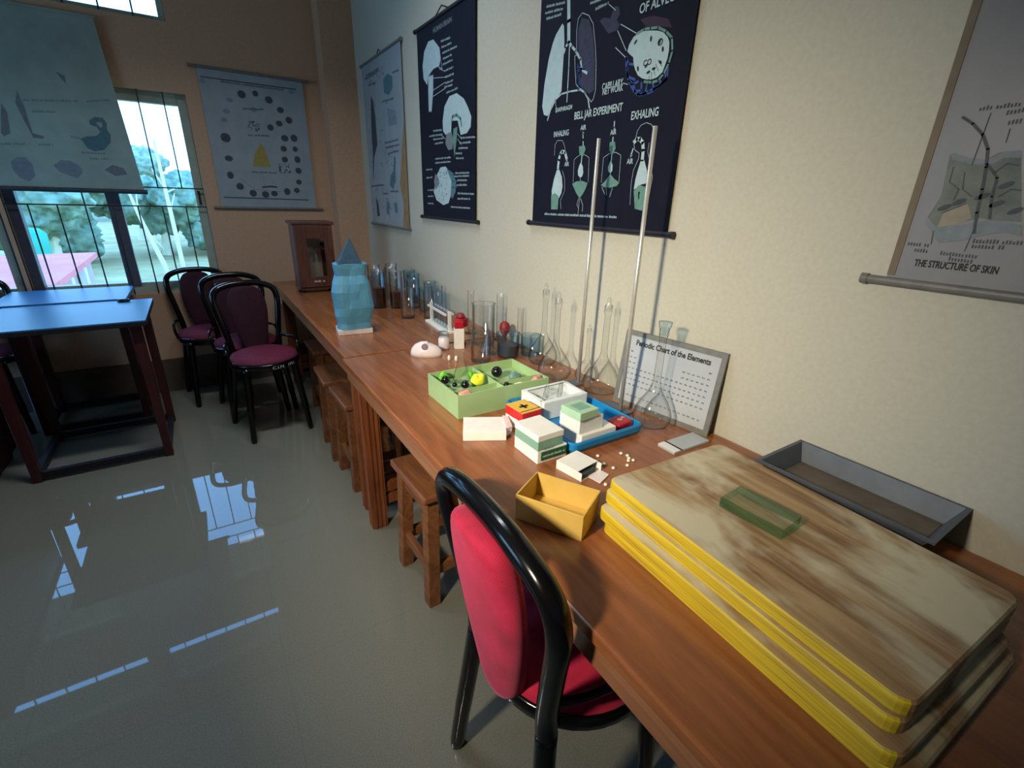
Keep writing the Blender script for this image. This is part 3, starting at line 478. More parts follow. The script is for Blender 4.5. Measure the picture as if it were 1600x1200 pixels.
s0=stool('brown wooden stool nearest the camera, beside the crimson chair'); s0.location=(.585,1.315,0); s0.rotation_euler.z=.03
dup(s0,(.545,2.47,0),-.04,'brown wooden stool beside the group of three dark chairs')
dup(s0,(.555,2.135,0),.02,'brown wooden stool just behind the paired table legs')
dup(s0,(.60,3.02,0),.0,'brown wooden stool deep under the far table behind the dark chairs')

# ------------------------------------------------------------------ bentwood chairs
def smooth_path(pts,n=6):
    P=[Vector(p) for p in pts]; out=[]
    for i in range(len(P)-1):
        p0=P[max(i-1,0)];p1=P[i];p2=P[i+1];p3=P[min(i+2,len(P)-1)]
        for k in range(n):
            t=k/n; out.append(.5*((2*p1)+(p2-p0)*t+(2*p0-5*p1+4*p2-p3)*t*t+(3*p1-p0-3*p2+p3)*t**3))
    out.append(P[-1]); return out
def chair(label,seatm,padm,group,fat=1.0,lettering=None,w=.168,zt=.842,lean=.07,wb=.128,fx=.183,fy=.2,pw=1.0,pt=.019,po=0):
    t=thing('bentwood_chair',label,'chair',(0,0,0),0,group)
    hoop=[(-wb,.155,.43),(-wb-.003,.16,.5),(-.5*(w+wb)-.005,.155+.45*lean,.43+.5*(zt-.43)),(-w,.155+.75*lean,zt-.1),(-w*.9,.155+.9*lean,zt-.037),(-w*.5,.155+lean,zt-.007),(0,.155+lean,zt)]
    hoop+=[(-a,b,c) for a,b,c in hoop[-2::-1]]
    MB().tube(smooth_path(hoop,5),.0172*fat,12).build('back_hoop',M['black'],t,smooth=True)
    for s in(-1,1):
        MB().tube(smooth_path([(s*wb,.155,.44),(s*(wb+.35*(fx-wb)),.155+.3*(fy-.155),.3),(s*(wb+.75*(fx-wb)),.155+.75*(fy-.155),.12),(s*fx,fy,0)],4),[.0172*fat]*4+[.017*fat]*4+[.016*fat]*4+[.0145*fat],12).build('leg',M['black'],t,smooth=True)
        MB().tube(smooth_path([(s*.125,-.115,.43),(s*.135,-.125,.3),(s*.15,-.14,.12),(s*.158,-.147,0)],4),[.021]*4+[.019]*4+[.016]*4+[.014],12).build('leg',M['black'],t,smooth=True)
        MB().tube(smooth_path([(s*.178,-.02,.44),(s*.188,-.015,.5),(s*.182,.03,.535),(s*.165,.1,.53),(s*(wb+.01),.162,.53)],4),.0085,8).build('arm_bracket',M['black'],t,smooth=True)
    # oval upholstered back, narrow at the seat, round at the top
    prof=[(.43,.045),(.445,.058),(.5,.072),(.58,.092),(.66,.106),(.73,.108),(.78,.096),(.81,.076),(.828,.045)]
    vs=[];fs=[];K=12
    for z,pw_ in prof:
        pw_*=pw; z=.43+(z-.43)*(zt-.43)/.412
        yb=.15+po+(z-.43)*.175*lean/.07
        for k in range(K):
            a=2*PI*k/K; vs.append((pw_*math.cos(a),yb+pt*math.copysign(abs(math.sin(a))**.6,math.sin(a)),z))
    n=len(prof)
    for i in range(n-1):
        for k in range(K): fs.append((i*K+k,i*K+(k+1)%K,(i+1)*K+(k+1)%K,(i+1)*K+k))
    fs+=[tuple(range(K-1,-1,-1)),tuple((n-1)*K+k for k in range(K))]
    MB().add(vs,fs).build('backrest',padm,t,smooth=True,sub=1)
    MB().lathe([(0,.44),(.176,.44),(.178,.455),(.168,.474),(.13,.487),(.06,.492),(0,.493)],(0,0,0),36).build('seat',seatm,t,smooth=True)
    MB().lathe([(.14,.415),(.172,.412),(.184,.424),(.185,.446),(.179,.458),(.172,.452),(.15,.44),(.14,.415)],(0,0,0),40).build('seat_rim',M['black'],t,smooth=True)
    if lettering:
        vs,fs=text_mesh(lettering,.01); mx=max(v[0] for v in vs); mz=max(v[1] for v in vs); out=[]
        for v in vs:
            a=-PI/2-.05+(v[0]/mx)*.72; out.append((.1862*math.cos(a),.1862*math.sin(a),.426+v[1]/mz*.017))
        MB().add(out,fs).build('painted_lettering',M['white'],t)
    return t
G3='dark bentwood chairs by the window'
c=chair('black bentwood chair with crimson plush back pushed under the foreground table',M['velvet'],M['velvet'],None,1.22,None,.19,.855,.055,.133,.176,.192,1.08,.034,.018); c.location=(.533,.554,0); c.rotation_euler.z=1.5545
c1=chair('dark maroon bentwood chair with white lettering on its seat rim, nearest of the three',M['seatcloth'],M['padcloth'],G3,1,'C.I.N.  1PH'); c1.location=(.207,2.935,0); c1.rotation_euler.z=math.radians(8)
c2=chair('dark maroon bentwood chair in the middle of the three by the window',M['seatcloth'],M['padcloth'],G3); c2.location=(.145,3.302,0); c2.rotation_euler.z=math.radians(4)
dup(c2,(-.04,3.648,0),math.radians(5),'dark maroon bentwood chair against the back wall, farthest of the three',G3)
dup(c2,(-1.15,3.655,0),0,'dark chair mostly out of view beside the left window, only its hoop showing',None)

# ------------------------------------------------------------------ small desks at the left
def desk(label,x0,x1,y0,y1,zt):
    t=thing('student_desk',label,'desk',(x0,y0,0),0,'pale topped desks by the window'); w=x1-x0; d=y1-y0
    MB().box(0,w,0,d,zt-.006,zt).build('laminate_sheet',M['laminate'],t)
    MB().box(0,w,0,d,zt-.028,zt-.006).build('desktop',M['deskiron'],t,bevel=.002)
    for xx in(.05,w-.05):
        for yy in(.06,d-.05):
            MB().bar((xx,yy,0),(xx,yy,zt-.028),.036,.036,w2=.044,d2=.044).build('leg',M['legmaroon'],t,bevel=.003)
        MB().box(xx-.012,xx+.012,.08,d-.07,.02,.05).build('stretcher',M['deskiron'],t)
    for yy in(.06,d-.05): MB().box(.065,w-.065,yy-.013,yy+.013,.015,.05).build('stretcher',M['deskiron'],t)
    return t
desk('pale blue topped desk nearer the camera at the left edge',-.90,-.278,2.79,3.378,.75)
desk('pale blue topped desk behind the first one, against the window',-.963,-.40,3.386,3.852,.757)
tag(MB().lathe([(0,0),(.022,0),(.026,.006),(.02,.014),(0,.017)],(0,0,0),18,1.2,.7).build('eraser_lump',M['blackball'],smooth=True,loc=(-.405,3.33,.75)),'small black lump lying where the two pale desks meet','eraser')
t=thing('low_cupboard','low dark red wooden cupboard cut off by the left edge','cupboard',(-1.6,2.2,0))
MB().box(0,.60,0,1.05,.04,.70).build('carcass',M['maroonwood'],t,bevel=.004)
MB().box(-.01,.61,-.01,1.06,.70,.725).build('top',M['maroonwood'],t,bevel=.004)
MB().box(.02,.58,.02,1.03,0,.04).build('plinth',M['maroonwood'],t)
# ------------------------------------------------------------------ wall charts
def poster(name,label,side,org,w,h,sheet,roll,ext,top=True,curl=False):
    rz=-PI/2 if side=='right' else 0
    t=thing(name,label,'poster',org,rz,'hanging wall charts')
    MB().box(0,w,-.001,.001,0,h).build('sheet',sheet,t)
    for z in ((0,h) if top else (0,)):
        m=MB().tube([(-ext,-.001,z),(w+ext,-.001,z)],.008,12); 
        for x in (-ext,w+ext): m.tube([(x-.006,-.001,z),(x+.006,-.001,z)],.010,12)
        m.build('roller',roll,t,smooth=False)
    return t
Y1,Y2,Y3=-.0016,-.0021,-.0026
def centre(p): return (sum(a for a,b in p)/len(p),sum(b for a,b in p)/len(p))
# lungs
A=LUNGS
t=poster('wall_chart','navy chart of lungs with bell jar drawings behind the two steel rods','right',(1.1,1.565,1.255),.648,.95,M['navy'],M['blackroller'],.022)
m=MB(); 
m.mi=0  # pale
m.poly(A['lung'],Y1); m.line(A['trachea'],.015,Y2); m.line(A['bronch_r'],.008,Y2); m.line(A['bronch_l'],.008,Y2); m.line(A['gullet'],.004,Y2)
m.line(A['dia'],.005,Y2); m.poly(A['alv'],Y2); m.line(A['rlung_line']+A['rlung_line'][:1],.0019,Y2)
for k in A:
    if k.startswith('ln'): m.line(A[k],.002,Y2)
    if k.startswith('S'): m.scrib(A[k][0],A[k][1],.008,Y1)
for k in('bal1','bal2','bodyA','bodyE'): m.poly(A[k],Y2)
for k in('neckA','neckE'): m.line(A[k],.011,Y2)
for k in('arr1','arr2','arrE','arrL','arrA'):
    m.line(A[k],.004,Y3); e=A[k][-1]; b=A[k][0] if k!='arrL' else A[k][1]
    m.ell(A[k][-1] if k in('arrE','arrA','arr2') else A[k][0],.005,.007,Y3,3)
for k in('tube1','tube1b','tube2','tube2b'): m.line(A[k],.004,Y2)
for k in('jar1','jar2','outA','outA2','outE','outE2','outE3'): m.line(A[k],.0013,Y2)
for i in range(8):
    if 'st%d'%i in A: m.line(A['st%d'%i],.0015,Y2)
m.mi=1  # dim plum
m.poly(A['rlung_fill'],Y1); m.poly(A['blob'],Y1)
m.mi=2  # blue
R=random.Random(21); bx,bz=A['bronch_r'][-2]; lx,lz=centre(A['rlung_fill'])
for i in range(16):
    a=R.uniform(-2.6,2.6); q=[(bx,bz+.0)]
    for j in range(3):
        q.append((q[-1][0]+.018*math.sin(a)*.8,q[-1][1]-.02*math.cos(a))); a+=R.uniform(-.5,.5)
    q=[(min(max(x,lx-.035),lx+.035),z) for x,z in q]; m.line(q,.0022,Y2)
for k in A:
    if k.startswith('cap') : m.line(A[k],.006,Y1)
m.mi=3; m.poly(A['redblob'],-.0013)
m.mi=4  # grey green
for k in('dia1','dia2','lungA','lungE','neck1','neck2'): m.poly(A[k],Y3)
m.line(A['alv2'][:12],.006,Y3)
m.mi=5
R=random.Random(3)
for c in A['marks']:
    m.ell(c,.007,.0035,Y3,8,R.uniform(0,3))
for k in range(6):
    c=A['alv'][9]; m.line([(c[0]-.02-.006*k,c[1]+.03-.008*k),(c[0]-.004-.01*k,c[1]+.014-.009*k)],.0014,Y3)
m.text('CO',A['marks'][8][0]-.012,A['marks'][8][1],.014,Y3-.0003); m.text('O',A['marks'][2][0]-.006,A['marks'][2][1]-.008,.016,Y3-.0003)
m.build('picture_print',[M['p_white'],M['p_dim'],M['p_blue'],M['p_red'],M['p_green'],M['ink']],t)
m=MB()
for k,h in(('CAPILLARY',.017),('NET WORK',.017),('OF ALVEOLI',.022),('DIAPHRAGM',.013),('BELL JAR EXPERIMENT',.021),('EXHALING',.021),('INHALING',.017),('AIR',.014),('AIR2',.014),('AIR3',.014),('AIR4',.013)):
    a,b=A['T_'+k]; m.text(k.rstrip('234'),a[0],(a[1]+b[1])/2,h,Y3,abs(b[0]-a[0]))
m.build('lettering_print',M['p_white'],t)
m=MB().tube([(.12,-.003,.95),(.32,-.003,1.05),(.53,-.003,.95)],.002,6).build('hanging_cord',M['blackroller'],t)
# brain
A=BRAIN
t=poster('wall_chart','navy chart of brain drawings, narrower, left of the lung chart','right',(1.1,2.636,1.235),.612,.87,M['navy'],M['blackroller'],.02)
m=MB(); m.mi=0
for k in('head','brain','brain3','cord'): m.poly(A[k],Y1)
for k in A:
    if k.startswith('ln'): m.line(A[k],.0025,Y2)
    if k.startswith('S'): m.scrib(A[k][0],A[k][1],.009,Y1)
m.line(A['face'],.003,Y2)
m.mi=1
for k in('cereb','b3dark'): m.poly(A[k],Y2)
m.line(A['cord'],.004,Y2)
m.mi=2; m.line(A['arc'],.012,Y2); m.poly(A['stem'],Y3)
m.mi=3; m.poly(A['b3blue'],Y2)
m.mi=4
R=random.Random(5); cx,cy=centre(A['brain3'])
for i in range(26): m.ell((cx+R.uniform(-.05,.05),cy+R.uniform(-.07,.07)),.006,.002,Y3,6,R.uniform(0,3))
m.build('picture_print',[M['p_white'],M['p_grey'],M['p_green'],M['p_teal'],M['p_slate']],t)
a,b=A['T_HUMAN BRAIN']; MB().text('HUMAN BRAIN',.2,(a[1]+b[1])/2-.01,.02,Y3,.2).build('lettering_print',M['p_grey'],t)
MB().tube([(.22,-.003,.87),(.3,-.003,.9),(.38,-.003,.87)],.003,6).build('hanging_cord',M['blackroller'],t)
# body chart, nearest the corner
A=BODY
t=poster('wall_chart','pale chart of small figures on the right wall nearest the corner','right',(1.1,3.585,1.152),.715,.97,M['pale'],M['roller'],.01)
MB().poly([(.60,.25),(.715,.0),(.715,.6)],-.0012).poly([(.62,.0),(.715,.0),(.66,.24)],-.0014).build('curled_edge',M['tanback'],t)
m=MB(); m.mi=0
for k in('blue1','tall','f2','f3'): m.poly(A[k],Y1)
m.mi=1
for k in('fig','f1'): m.poly(A[k],Y1)
for k in A:
    if k.startswith('S'): m.scrib(A[k][0],A[k][1],.013,Y1)
R=random.Random(9)
for i in range(60):
    x,z=R.uniform(.06,.58),R.uniform(.05,.9); m.line([(x,z),(x+R.uniform(-.05,.05),z+R.uniform(-.03,.03))],.003,Y2)
m.mi=2; m.poly(A['pale'],Y1)
m.build('picture_print',[M['p_teal'],M['p_slate'],M['p_mid']],t)
MB().tube([(.32,-.003,.97),(.36,-.003,.995),(.4,-.003,.97)],.003,6).build('hanging_cord',M['blackroller'],t)
# skin
A=SKIN
t=poster('wall_chart','grey laminated chart of skin layers cut off by the right edge','right',(1.1,.377,1.208),.72,.95,M['skinsheet'],M['roller'],.035)
m=MB(); m.mi=4; m.poly(A['block'],-.0013); m.mi=1; m.poly(A['edge'],Y1); m.poly(A['base'],Y2)
m.mi=2; m.poly(A['fat'],-.0015)
m.mi=3; m.line(A['hair'],.004,Y3); m.line(A['hair2'],.0035,Y3)
for k in A:
    if k.startswith('ln'): m.line(A[k],.0012,Y3)
    if k.startswith('S'): m.scrib(A[k][0],A[k][1],.007,Y1)
for c in A['d']: m.ell(c,.01,.004,Y3,8,.5)
m.build('picture_print',[M['p_green'],M['p_grey'],M['p_tan'],M['p_slate'],M['p_skin']],t)
a,b=A['T_THE STRUCTURE OF SKIN']; MB().text('THE STRUCTURE OF SKIN',a[0],(a[1]+b[1])/2,.012,Y3,abs(b[0]-a[0])).build('lettering_print',M['ink'],t)
MB().box(0,.012,-.003,.0,.012,.95).build('edge_binding',M['binding'],t)
# cells on the back wall
A=CELLS
t=thing('wall_chart','pale chart with a ring of dark round cells between the window and the corner','poster',(.19,3.889,1.295),0,'hanging wall charts')
MB().box(-.015,.59,-.001,.001,-.06,.75).build('sheet',M['pale'],t)
for z in (-.06,.75): MB().tube([(-.06,-.001,z),(.635,-.001,z)],.0085,12).build('roller',M['roller'],t)
m=MB(); m.mi=0; R=random.Random(2)
for i,c in enumerate(A['dark']):
    rr=.021 if i<23 else .027
    m.ell(c,rr*R.uniform(.8,1.15),rr*R.uniform(.8,1.1),Y1,12)
for c in A['clu']:
    for i in range(28): m.ell((c[0]+R.uniform(-.035,.035),c[1]+R.uniform(-.03,.03)),.0045,.0035,Y2,6)
m.line(A['top'],.006,Y2); m.line(A['bot'],.006,Y2); m.line(A['green'],.01,Y2)
for k in('S0','S1','S2','S3'): m.scrib(A[k][0],A[k][1],.012,Y1)
c0,c1b=(.20,.095),( .22,.60)
m.mi=1
for c in A['pale']: m.ell(c,.02,.014,Y1,10)
m.line([(.12,.13),(.2,.06),(.36,.05)],.004,Y1)
for c in (A['box1'][0],A['box2'][0]): m.ell(c,.022,.016,Y1,4)
m.mi=2; m.poly(A['tri'],Y1)
m.build('picture_print',[M['p_slate'],M['p_mid'],M['p_olive']],t)
# faded animal chart hanging in front of the window
A=ANIM
t=thing('wall_chart','big faded blue grey chart hanging over the window at upper left','poster',(-1.0,3.872,1.33),0,'hanging wall charts')
MB().add([(0,-.001,0),(.775,-.001,0),(.775,.001,0),(0,.001,0),(0,-.001,.87),(.728,-.001,.87),(.728,.001,.87),(0,.001,.87)],[(0,3,2,1),(4,5,6,7),(0,1,5,4),(1,2,6,5),(2,3,7,6),(3,0,4,7)]).build('sheet',M['bluesheet'],t)
MB().tube([(-.03,-.002,-.012),(.79,-.002,-.012)],.013,12).build('roller',M['p_slate'],t)
MB().tube([(-.01,-.002,.872),(.735,-.002,.872)],.006,12).build('roller',M['bluesheet'],t)
m=MB(); m.mi=0; m.poly(A['swan'],Y1); m.mi=1
for k in('b1','b2'): m.poly(A[k],Y1)
m.mi=2
for k in('b3','b4','b5','b6'): m.poly(A[k],Y1)
for k in A:
    if k.startswith('S'): m.scrib(A[k][0],A[k][1],.012,Y1)
m.mi=3; m.poly(A['hole'],Y2)
m.build('picture_print',[M['p_teal'],M['p_mid'],M['p_grey'],M['bluesheet']],t)
# ------------------------------------------------------------------ things on the tables (top at z = .75)
T=.75
# wooden cabinet with a glazed door
t=thing('glazed_cabinet','small brown wooden cabinet with glass door at far end of the table','cabinet',(.492,3.205,T),-.02)
w,d,h=.226,.19,.43
MB().box(0,.014,0,d,.028,h-.02).box(w-.014,w,0,d,.028,h-.02).box(.014,w-.014,d-.012,d,.028,h-.02).box(.014,w-.014,.004,d-.012,.028,.044).build('case',M['cabinet'],t,bevel=.002)
MB().box(-.012,w+.012,-.014,d+.004,h-.02,h).build('top',M['cabinet'],t,bevel=.004)
MB().box(-.004,w+.004,-.006,d,.018,.032).build('plinth',M['cabinet'],t,bevel=.002)
dr=MB().box(.004,.07,-.012,.0,.036,h-.024).box(.168,w-.004,-.012,.0,.036,h-.024).box(.07,.168,-.012,.0,.036,.10).box(.07,.168,-.012,.0,h-.10,h-.024).build('door',M['cabinet'],t,bevel=.002)
MB().box(.07,.168,-.008,-.004,.10,h-.10).build('pane',M['pane_case'],dr)
MB().box(.075,.163,.10,.105,.045,h-.11).build('inner_scale',M['offwhite'],t)
MB().scrib((.085,.066),(.145,.066),.012,-.0125).build('lettering_print',M['white'],dr)
for x in(.01,w-.03):
    for y in(.0,d-.022): MB().box(x,x+.02,y,y+.02,0,.018).build('foot',M['black'],t)
# draped model with a pointed cap
t=thing('covered_model','light blue wrapped model with a dark pointed cap on a white base','model',(.537,2.145,T),-.12)
MB().box(-.078,.072,-.05,.05,0,.024).build('base',M['offwhite'],t,bevel=.003)
vs=[];fs=[];K=36;zs=[.024,.05,.085,.12,.155,.19,.225,.26,.29,.308]
W=[.075,.072,.08,.084,.085,.083,.076,.066,.070,.070]
for i,z in enumerate(zs):
    for k in range(K):
        a=2*PI*k/K; c,s_=math.cos(a),math.sin(a); q=(abs(c)**4+abs(s_)**4)**-.25
        n=1+.1*noise.noise(Vector((c*1.3,s_*1.3,z*12)))+.035*noise.noise(Vector((c*3,s_*3,z*26+5)))
        vs.append((W[i]*c*q*n+.002,W[i]*.72*s_*q*n,z+.004*noise.noise(Vector((c*3,s_*3,9)))))
for i in range(len(zs)-1):
    for k in range(K): fs.append((i*K+k,i*K+(k+1)%K,(i+1)*K+(k+1)%K,(i+1)*K+k))
fs.append(tuple((len(zs)-1)*K+k for k in range(K)))
MB().add(vs,fs).build('wrapping',M['cloth'],t)
MB().add([(-.05,-.035,.306),(.052,-.035,.306),(.052,.04,.306),(-.05,.04,.306),(.012,.0,.418)],[(0,3,2,1),(0,1,4),(1,2,4),(2,3,4),(3,0,4)]).build('pointed_cap',M['bluecap'],t,bevel=.003)

# glassware
def beaker(label,x,y,r,h,mat='glass',group=None,fill=None,rim=True):
    t=thing('glass_beaker',label,'beaker',(x,y,T),0,group)
    MB().lathe([(0,.001),(r-.006,.001),(r,.007),(r,h-.008),(r+.003,h),(r-.002,h-.002),(r-.003,h-.01),(r-.0028,.009),(r-.008,.004),(0,.004)],(0,0,0),28).build('vessel',M[mat],t,smooth=True)
    if fill: MB().lathe([(0,.005),(r-.007,.005),(r-.0045,.01),(r-.0045,fill[1]),(0,fill[1])],(0,0,0),24).build('contents',M[fill[0]],t,smooth=False)
    return t
GB='glass vessels in the cluster behind the blue wrapped model'
beaker('tall clear glass beaker just right of the blue wrapped model',.852,2.30,.036,.155)
beaker('tall clear glass beaker, second to the right of the blue wrapped model',.948,2.225,.037,.15)
spots=[(.80,2.60,.038,.19,('amber',.11)),(.885,2.56,.036,.17,('amber',.09)),(.97,2.52,.036,.16,None),(1.05,2.47,.034,.15,None),(.84,2.73,.038,.19,None),(.93,2.69,.037,.18,None),(1.02,2.64,.037,.17,None),(.86,2.87,.036,.2,None),(.95,2.83,.036,.19,None),(1.05,2.78,.036,.17,None),(1.0,2.96,.036,.19,None),(1.045,2.36,.03,.14,None),(.985,2.40,.028,.13,None)]
lab={0:'glass jar of brown contents nearest the blue wrapped model',1:'glass jar of brown contents, second from the blue wrapped model'}
for i,(x,y,r,h_,f) in enumerate(spots):
    beaker(lab.get(i,'empty clear glass vessel in the crowded cluster behind the blue wrapped model'),x,y,r,h_,'glassblue' if i%3==0 else 'glass',GB,f)
# test tubes in a rack
t=thing('test_tube_rack','white test tube rack right of the tall beakers','rack',(.918,2.045,T),1.50)
MB().box(-.135,.135,-.032,.032,0,.012).build('base',M['white'],t,bevel=.002)
for q in(-1,1): MB().box(-.12,.12,q*.0175-.005,q*.0175+.005,.082,.092).build('upper_rail',M['offwhite'],t,bevel=.001)
for s in(-1,1): MB().box(s*.122-.005,s*.122+.005,-.007,.007,.012,.10).build('end_post',M['white'],t)
tb=None
for k in range(6):
    x=-.095+k*.038; ca,sa=math.cos(1.50),math.sin(1.50); wx,wy=.918+x*ca,2.045+x*sa
    m=MB().lathe([(0,0),(.006,.002),(.0095,.009),(.0095,.165),(.0115,.17)],(0,0,0),16)
    o=m.build('test_tube',M['glassblue'],None,smooth=True,loc=(wx,wy,T+.013))
    tag(o,['bluish test tube at the near end of the white rack','bluish test tube second from the near end of the rack','bluish test tube third from the near end of the rack','bluish test tube fourth from the near end of the rack','bluish test tube second from the far end of the rack','bluish test tube at the far end of the white rack'][k],'test tube','test tubes in the rack')
# white bottles and red things
t=thing('white_bottle','small squat white bottle with clear lilac lid near the test tube rack','bottle',(.785,1.72,T))
MB().lathe([(0,0),(.02,0),(.0225,.004),(.0225,.042),(.019,.046),(.019,.05),(0,.05)],(0,0,0),24).build('body',M['offwhite'],t,smooth=True)
MB().lathe([(.0195,.05),(.021,.052),(.021,.066),(.018,.072),(0,.072)],(0,0,0),24).build('lid',M['glassblue'],t,smooth=True)
t=thing('carton','narrow white upright carton with red cap behind the white dome','carton',(.845,1.70,T),-.35)
MB().box(-.02,.02,-.016,.016,0,.085).build('box',M['white'],t,bevel=.001)
MB().box(-.019,.019,-.015,.015,.085,.115).build('cap',M['red'],t,bevel=.004)
t=thing('red_clamp','red clamp standing behind the white carton','clamp',(.878,1.748,T),.3)
MB().lathe([(0,0),(.022,0),(.022,.012),(.009,.02),(.009,.075),(0,.075)],(0,0,0),16).build('stem',M['red'],t,smooth=True)
MB().box(-.024,.028,-.018,.018,.075,.115).build('jaw',M['red'],t,bevel=.006)
MB().lathe([(0,.115),(.018,.115),(.02,.122),(.012,.134),(0,.136)],(0,0,0),16).build('knob',M['rubber'],t,smooth=True)
t=thing('white_dome','white rounded device with grey red disc lying on the far part of the table','device',(.688,1.672,T),-.55)
m=MB(); vs=[];fs=[];K=24
for i,(q,z) in enumerate([(1,0),(1.0,.012),(.93,.026),(.74,.04),(.42,.049),(0.02,.051)]):
    for k in range(K):
        a=2*PI*k/K; c,s_=math.cos(a),math.sin(a)
        vs.append((.062*q*c*(1-.12*s_)+(0.006*(1-q)),.036*q*s_,z*(1+.2*c*-.6)))
for i in range(5):
    for k in range(K): fs.append((i*K+k,i*K+(k+1)%K,(i+1)*K+(k+1)%K,(i+1)*K+k))
fs.append(tuple(range(K-1,-1,-1)))
m.add(vs,fs).build('shell',M['offwhite'],t,smooth=True)
MB().tube([(-.002,-.020,.036),(-.003,-.0285,.0425)],.0125,20).build('disc',M['p_disc'],t)
for i,(x,y,a) in enumerate(((.735,1.565,.4),(.755,1.545,-.5))):
    tag(MB().lathe([(0,0),(.005,.003),(.0065,.012),(.004,.02),(0,.024)],(0,0,0),12).build('white_stopper',M['pill'],smooth=True,loc=(x,y,T)),['small white stopper behind the green box, left one of two','small white stopper behind the green box, right one of two'][i],'stopper','small white stoppers')
beaker('large tall clear glass jar behind the front beaker',.962,1.70,.048,.178)
beaker('clear glass beaker standing right behind the green box',.838,1.50,.038,.115,'glass')
beaker('bluish glass beaker of blue liquid near the wall',.965,1.505,.044,.098,'glassblue',None,('p_slate',.05))
beaker('short bluish glass beaker nearest the volumetric flasks',1.055,1.478,.04,.084,'glassblue')
def conical(label,x,y,z,r,h_,mat='glass'):
    t=thing('conical_flask',label,'flask',(x,y,z))
    MB().lathe([(0,.002),(r*.93,.002),(r,.008),(r*.97,.016),(r*.36,h_*.72),(r*.33,h_*.96),(r*.4,h_)],(0,0,0),28).build('vessel',M[mat],t,smooth=True); return t
conical('dim lilac conical flask beside the blue beaker',.915,1.575,T,.036,.1,'glassblue')
t=thing('rubber_bulb','dark red rubber pipette bulb near the wall behind the blue beaker','bulb',(1.035,1.645,T))
MB().lathe([(0,0),(.014,0),(.009,.03),(.01,.045),(.02,.06),(.0235,.078),(.019,.096),(.008,.104),(0,.105)],(0,0,0),20).build('bulb_body',M['rubber'],t,smooth=True)
def cylinder(label,x,y,r,h_):
    t=thing('measuring_cylinder',label,'cylinder',(x,y,T))
    MB().lathe([(r,.012),(r,h_-.004),(r+.002,h_)],(0,0,0),20).lathe([(0,.012),(r,.012)],(0,0,0),20).build('tube',M['glass'],t,smooth=True)
    MB().lathe([(0,0),(r*2,0),(r*2,.006),(r,.012),(0,.012)],(0,0,0),20).build('foot',M['glass'],t,smooth=True)
cylinder('tall clear measuring cylinder behind the dark red bulb',1.065,1.735,.016,.205)
cylinder('slimmer measuring cylinder against the wall right of the dark red bulb',1.077,1.59,.013,.17)
cylinder('tall measuring cylinder behind the white carton with red cap',1.0,1.885,.015,.2)
# volumetric flasks
def flask(label,x,y,s=1.0,liq=False,funnel=False,fat=1.0):
    t=thing('volumetric_flask',label,'flask',(x,y,T),0,'long necked volumetric flasks')
    k=fat
    pr=[(0,.002),(.04*k,.002),(.053*k,.006),(.0605*k,.018),(.0615*k,.03),(.057*k,.05),(.044*k,.074),(.028*k,.096),(.015,.116),(.0105,.134),(.0098,.25),(.011,.262),(.0135,.268),(.0125,.285),(.0105,.287)]
    MB().lathe([(r*s,z*s) for r,z in pr],(0,0,0),32).build('vessel',M['glass'],t,smooth=True)
    if funnel: MB().lathe([(.0105*s,.262*s),(.011*s,.275*s),(.0175*s,.295*s),(.018*s,.304*s),(0,.304*s)],(0,0,0),20).build('stopper',M['glassblue'],t,smooth=True)
    else: MB().lathe([(.009*s,.268*s),(.0105*s,.288*s),(.006*s,.294*s),(.007*s,.303*s),(.0035*s,.311*s),(0,.313*s)],(0,0,0),20).build('stopper',M['glass'],t,smooth=True)
    return t
flask('volumetric flask farthest from the camera, beside the bluish beakers',1.04,1.374,.98,fat=.92)
flask('volumetric flask second from the far end, right behind the green box',.988,1.232,.97)
flask('volumetric flask between the two steel rods',1.04,1.048,1.0)
flask('volumetric flask standing in front of the periodic chart',.992,.787,.98,False,True,.88)
flask('volumetric flask half hidden behind the farther steel rod',1.068,1.155,.64)
# stands with steel rods
def stand(label,x,y,top,bx0,bx1,by0,by1):
    t=thing('retort_stand',label,'stand',(x,y,T),0,'tall steel rods on stands')
    MB().box(bx0-x,bx1-x,by0-y,by1-y,0,.008).build('base',M['greymetal'],t,bevel=.002)
    MB().tube([(0,0,.004),(0,0,top-T)],.0058,14).build('rod',M['steel'],t,smooth=True)
stand('tall steel rod on a stand nearer the camera, in front of the periodic chart',.962,.878,1.506,.944,1.0,.862,.975)
stand('tall steel rod on a stand farther from the camera, among the flasks',1.012,1.128,1.503,.978,1.021,1.113,1.162)
# periodic chart leaning on the wall
t=thing('periodic_chart','framed periodic chart leaning against the wall behind a flask','chart',(1.022,.968,T),math.atan2(-.312,.046))
w,h_=.315,.228; k=.034; 
# lean: the top edge goes to local +y
def leanbox(mb,x0,x1,z0,z1,y0,y1):
    f=lambda x,y,z:(x,y+z/h_*k,z)
    return mb.hexa([f(x0,y0,z0),f(x1,y0,z0),f(x1,y1,z0),f(x0,y1,z0)],[f(x0,y0,z1),f(x1,y0,z1),f(x1,y1,z1),f(x0,y1,z1)])
leanbox(MB(),.012,w-.012,.012,h_-.012,0,.003).build('sheet',M['vinyl'],t)
m=MB()
for q in((0,w,0,.014),(0,w,h_-.014,h_),(0,.014,.014,h_-.014),(w-.014,w,.014,h_-.014)): leanbox(m,*q,-.003,.005)
m.build('frame',M['roller'],t)
m=MB(); R=random.Random(4)
for r_ in range(9):
    for c_ in range(18):
        if r_==0 and 0<c_<17: continue
        if r_ in(1,2) and 2<=c_<12: continue
        if r_==7: continue
        x0=.028+c_*.0146; z0=.165-r_*.0165
        m.scrib((x0,z0),(x0+.008,z0),.0045,-.0006)
for i,v in enumerate(m.v): m.v[i]=(v[0],v[1]+v[2]/h_*k,v[2])
m.build('cell_print',M['p_slate'],t)
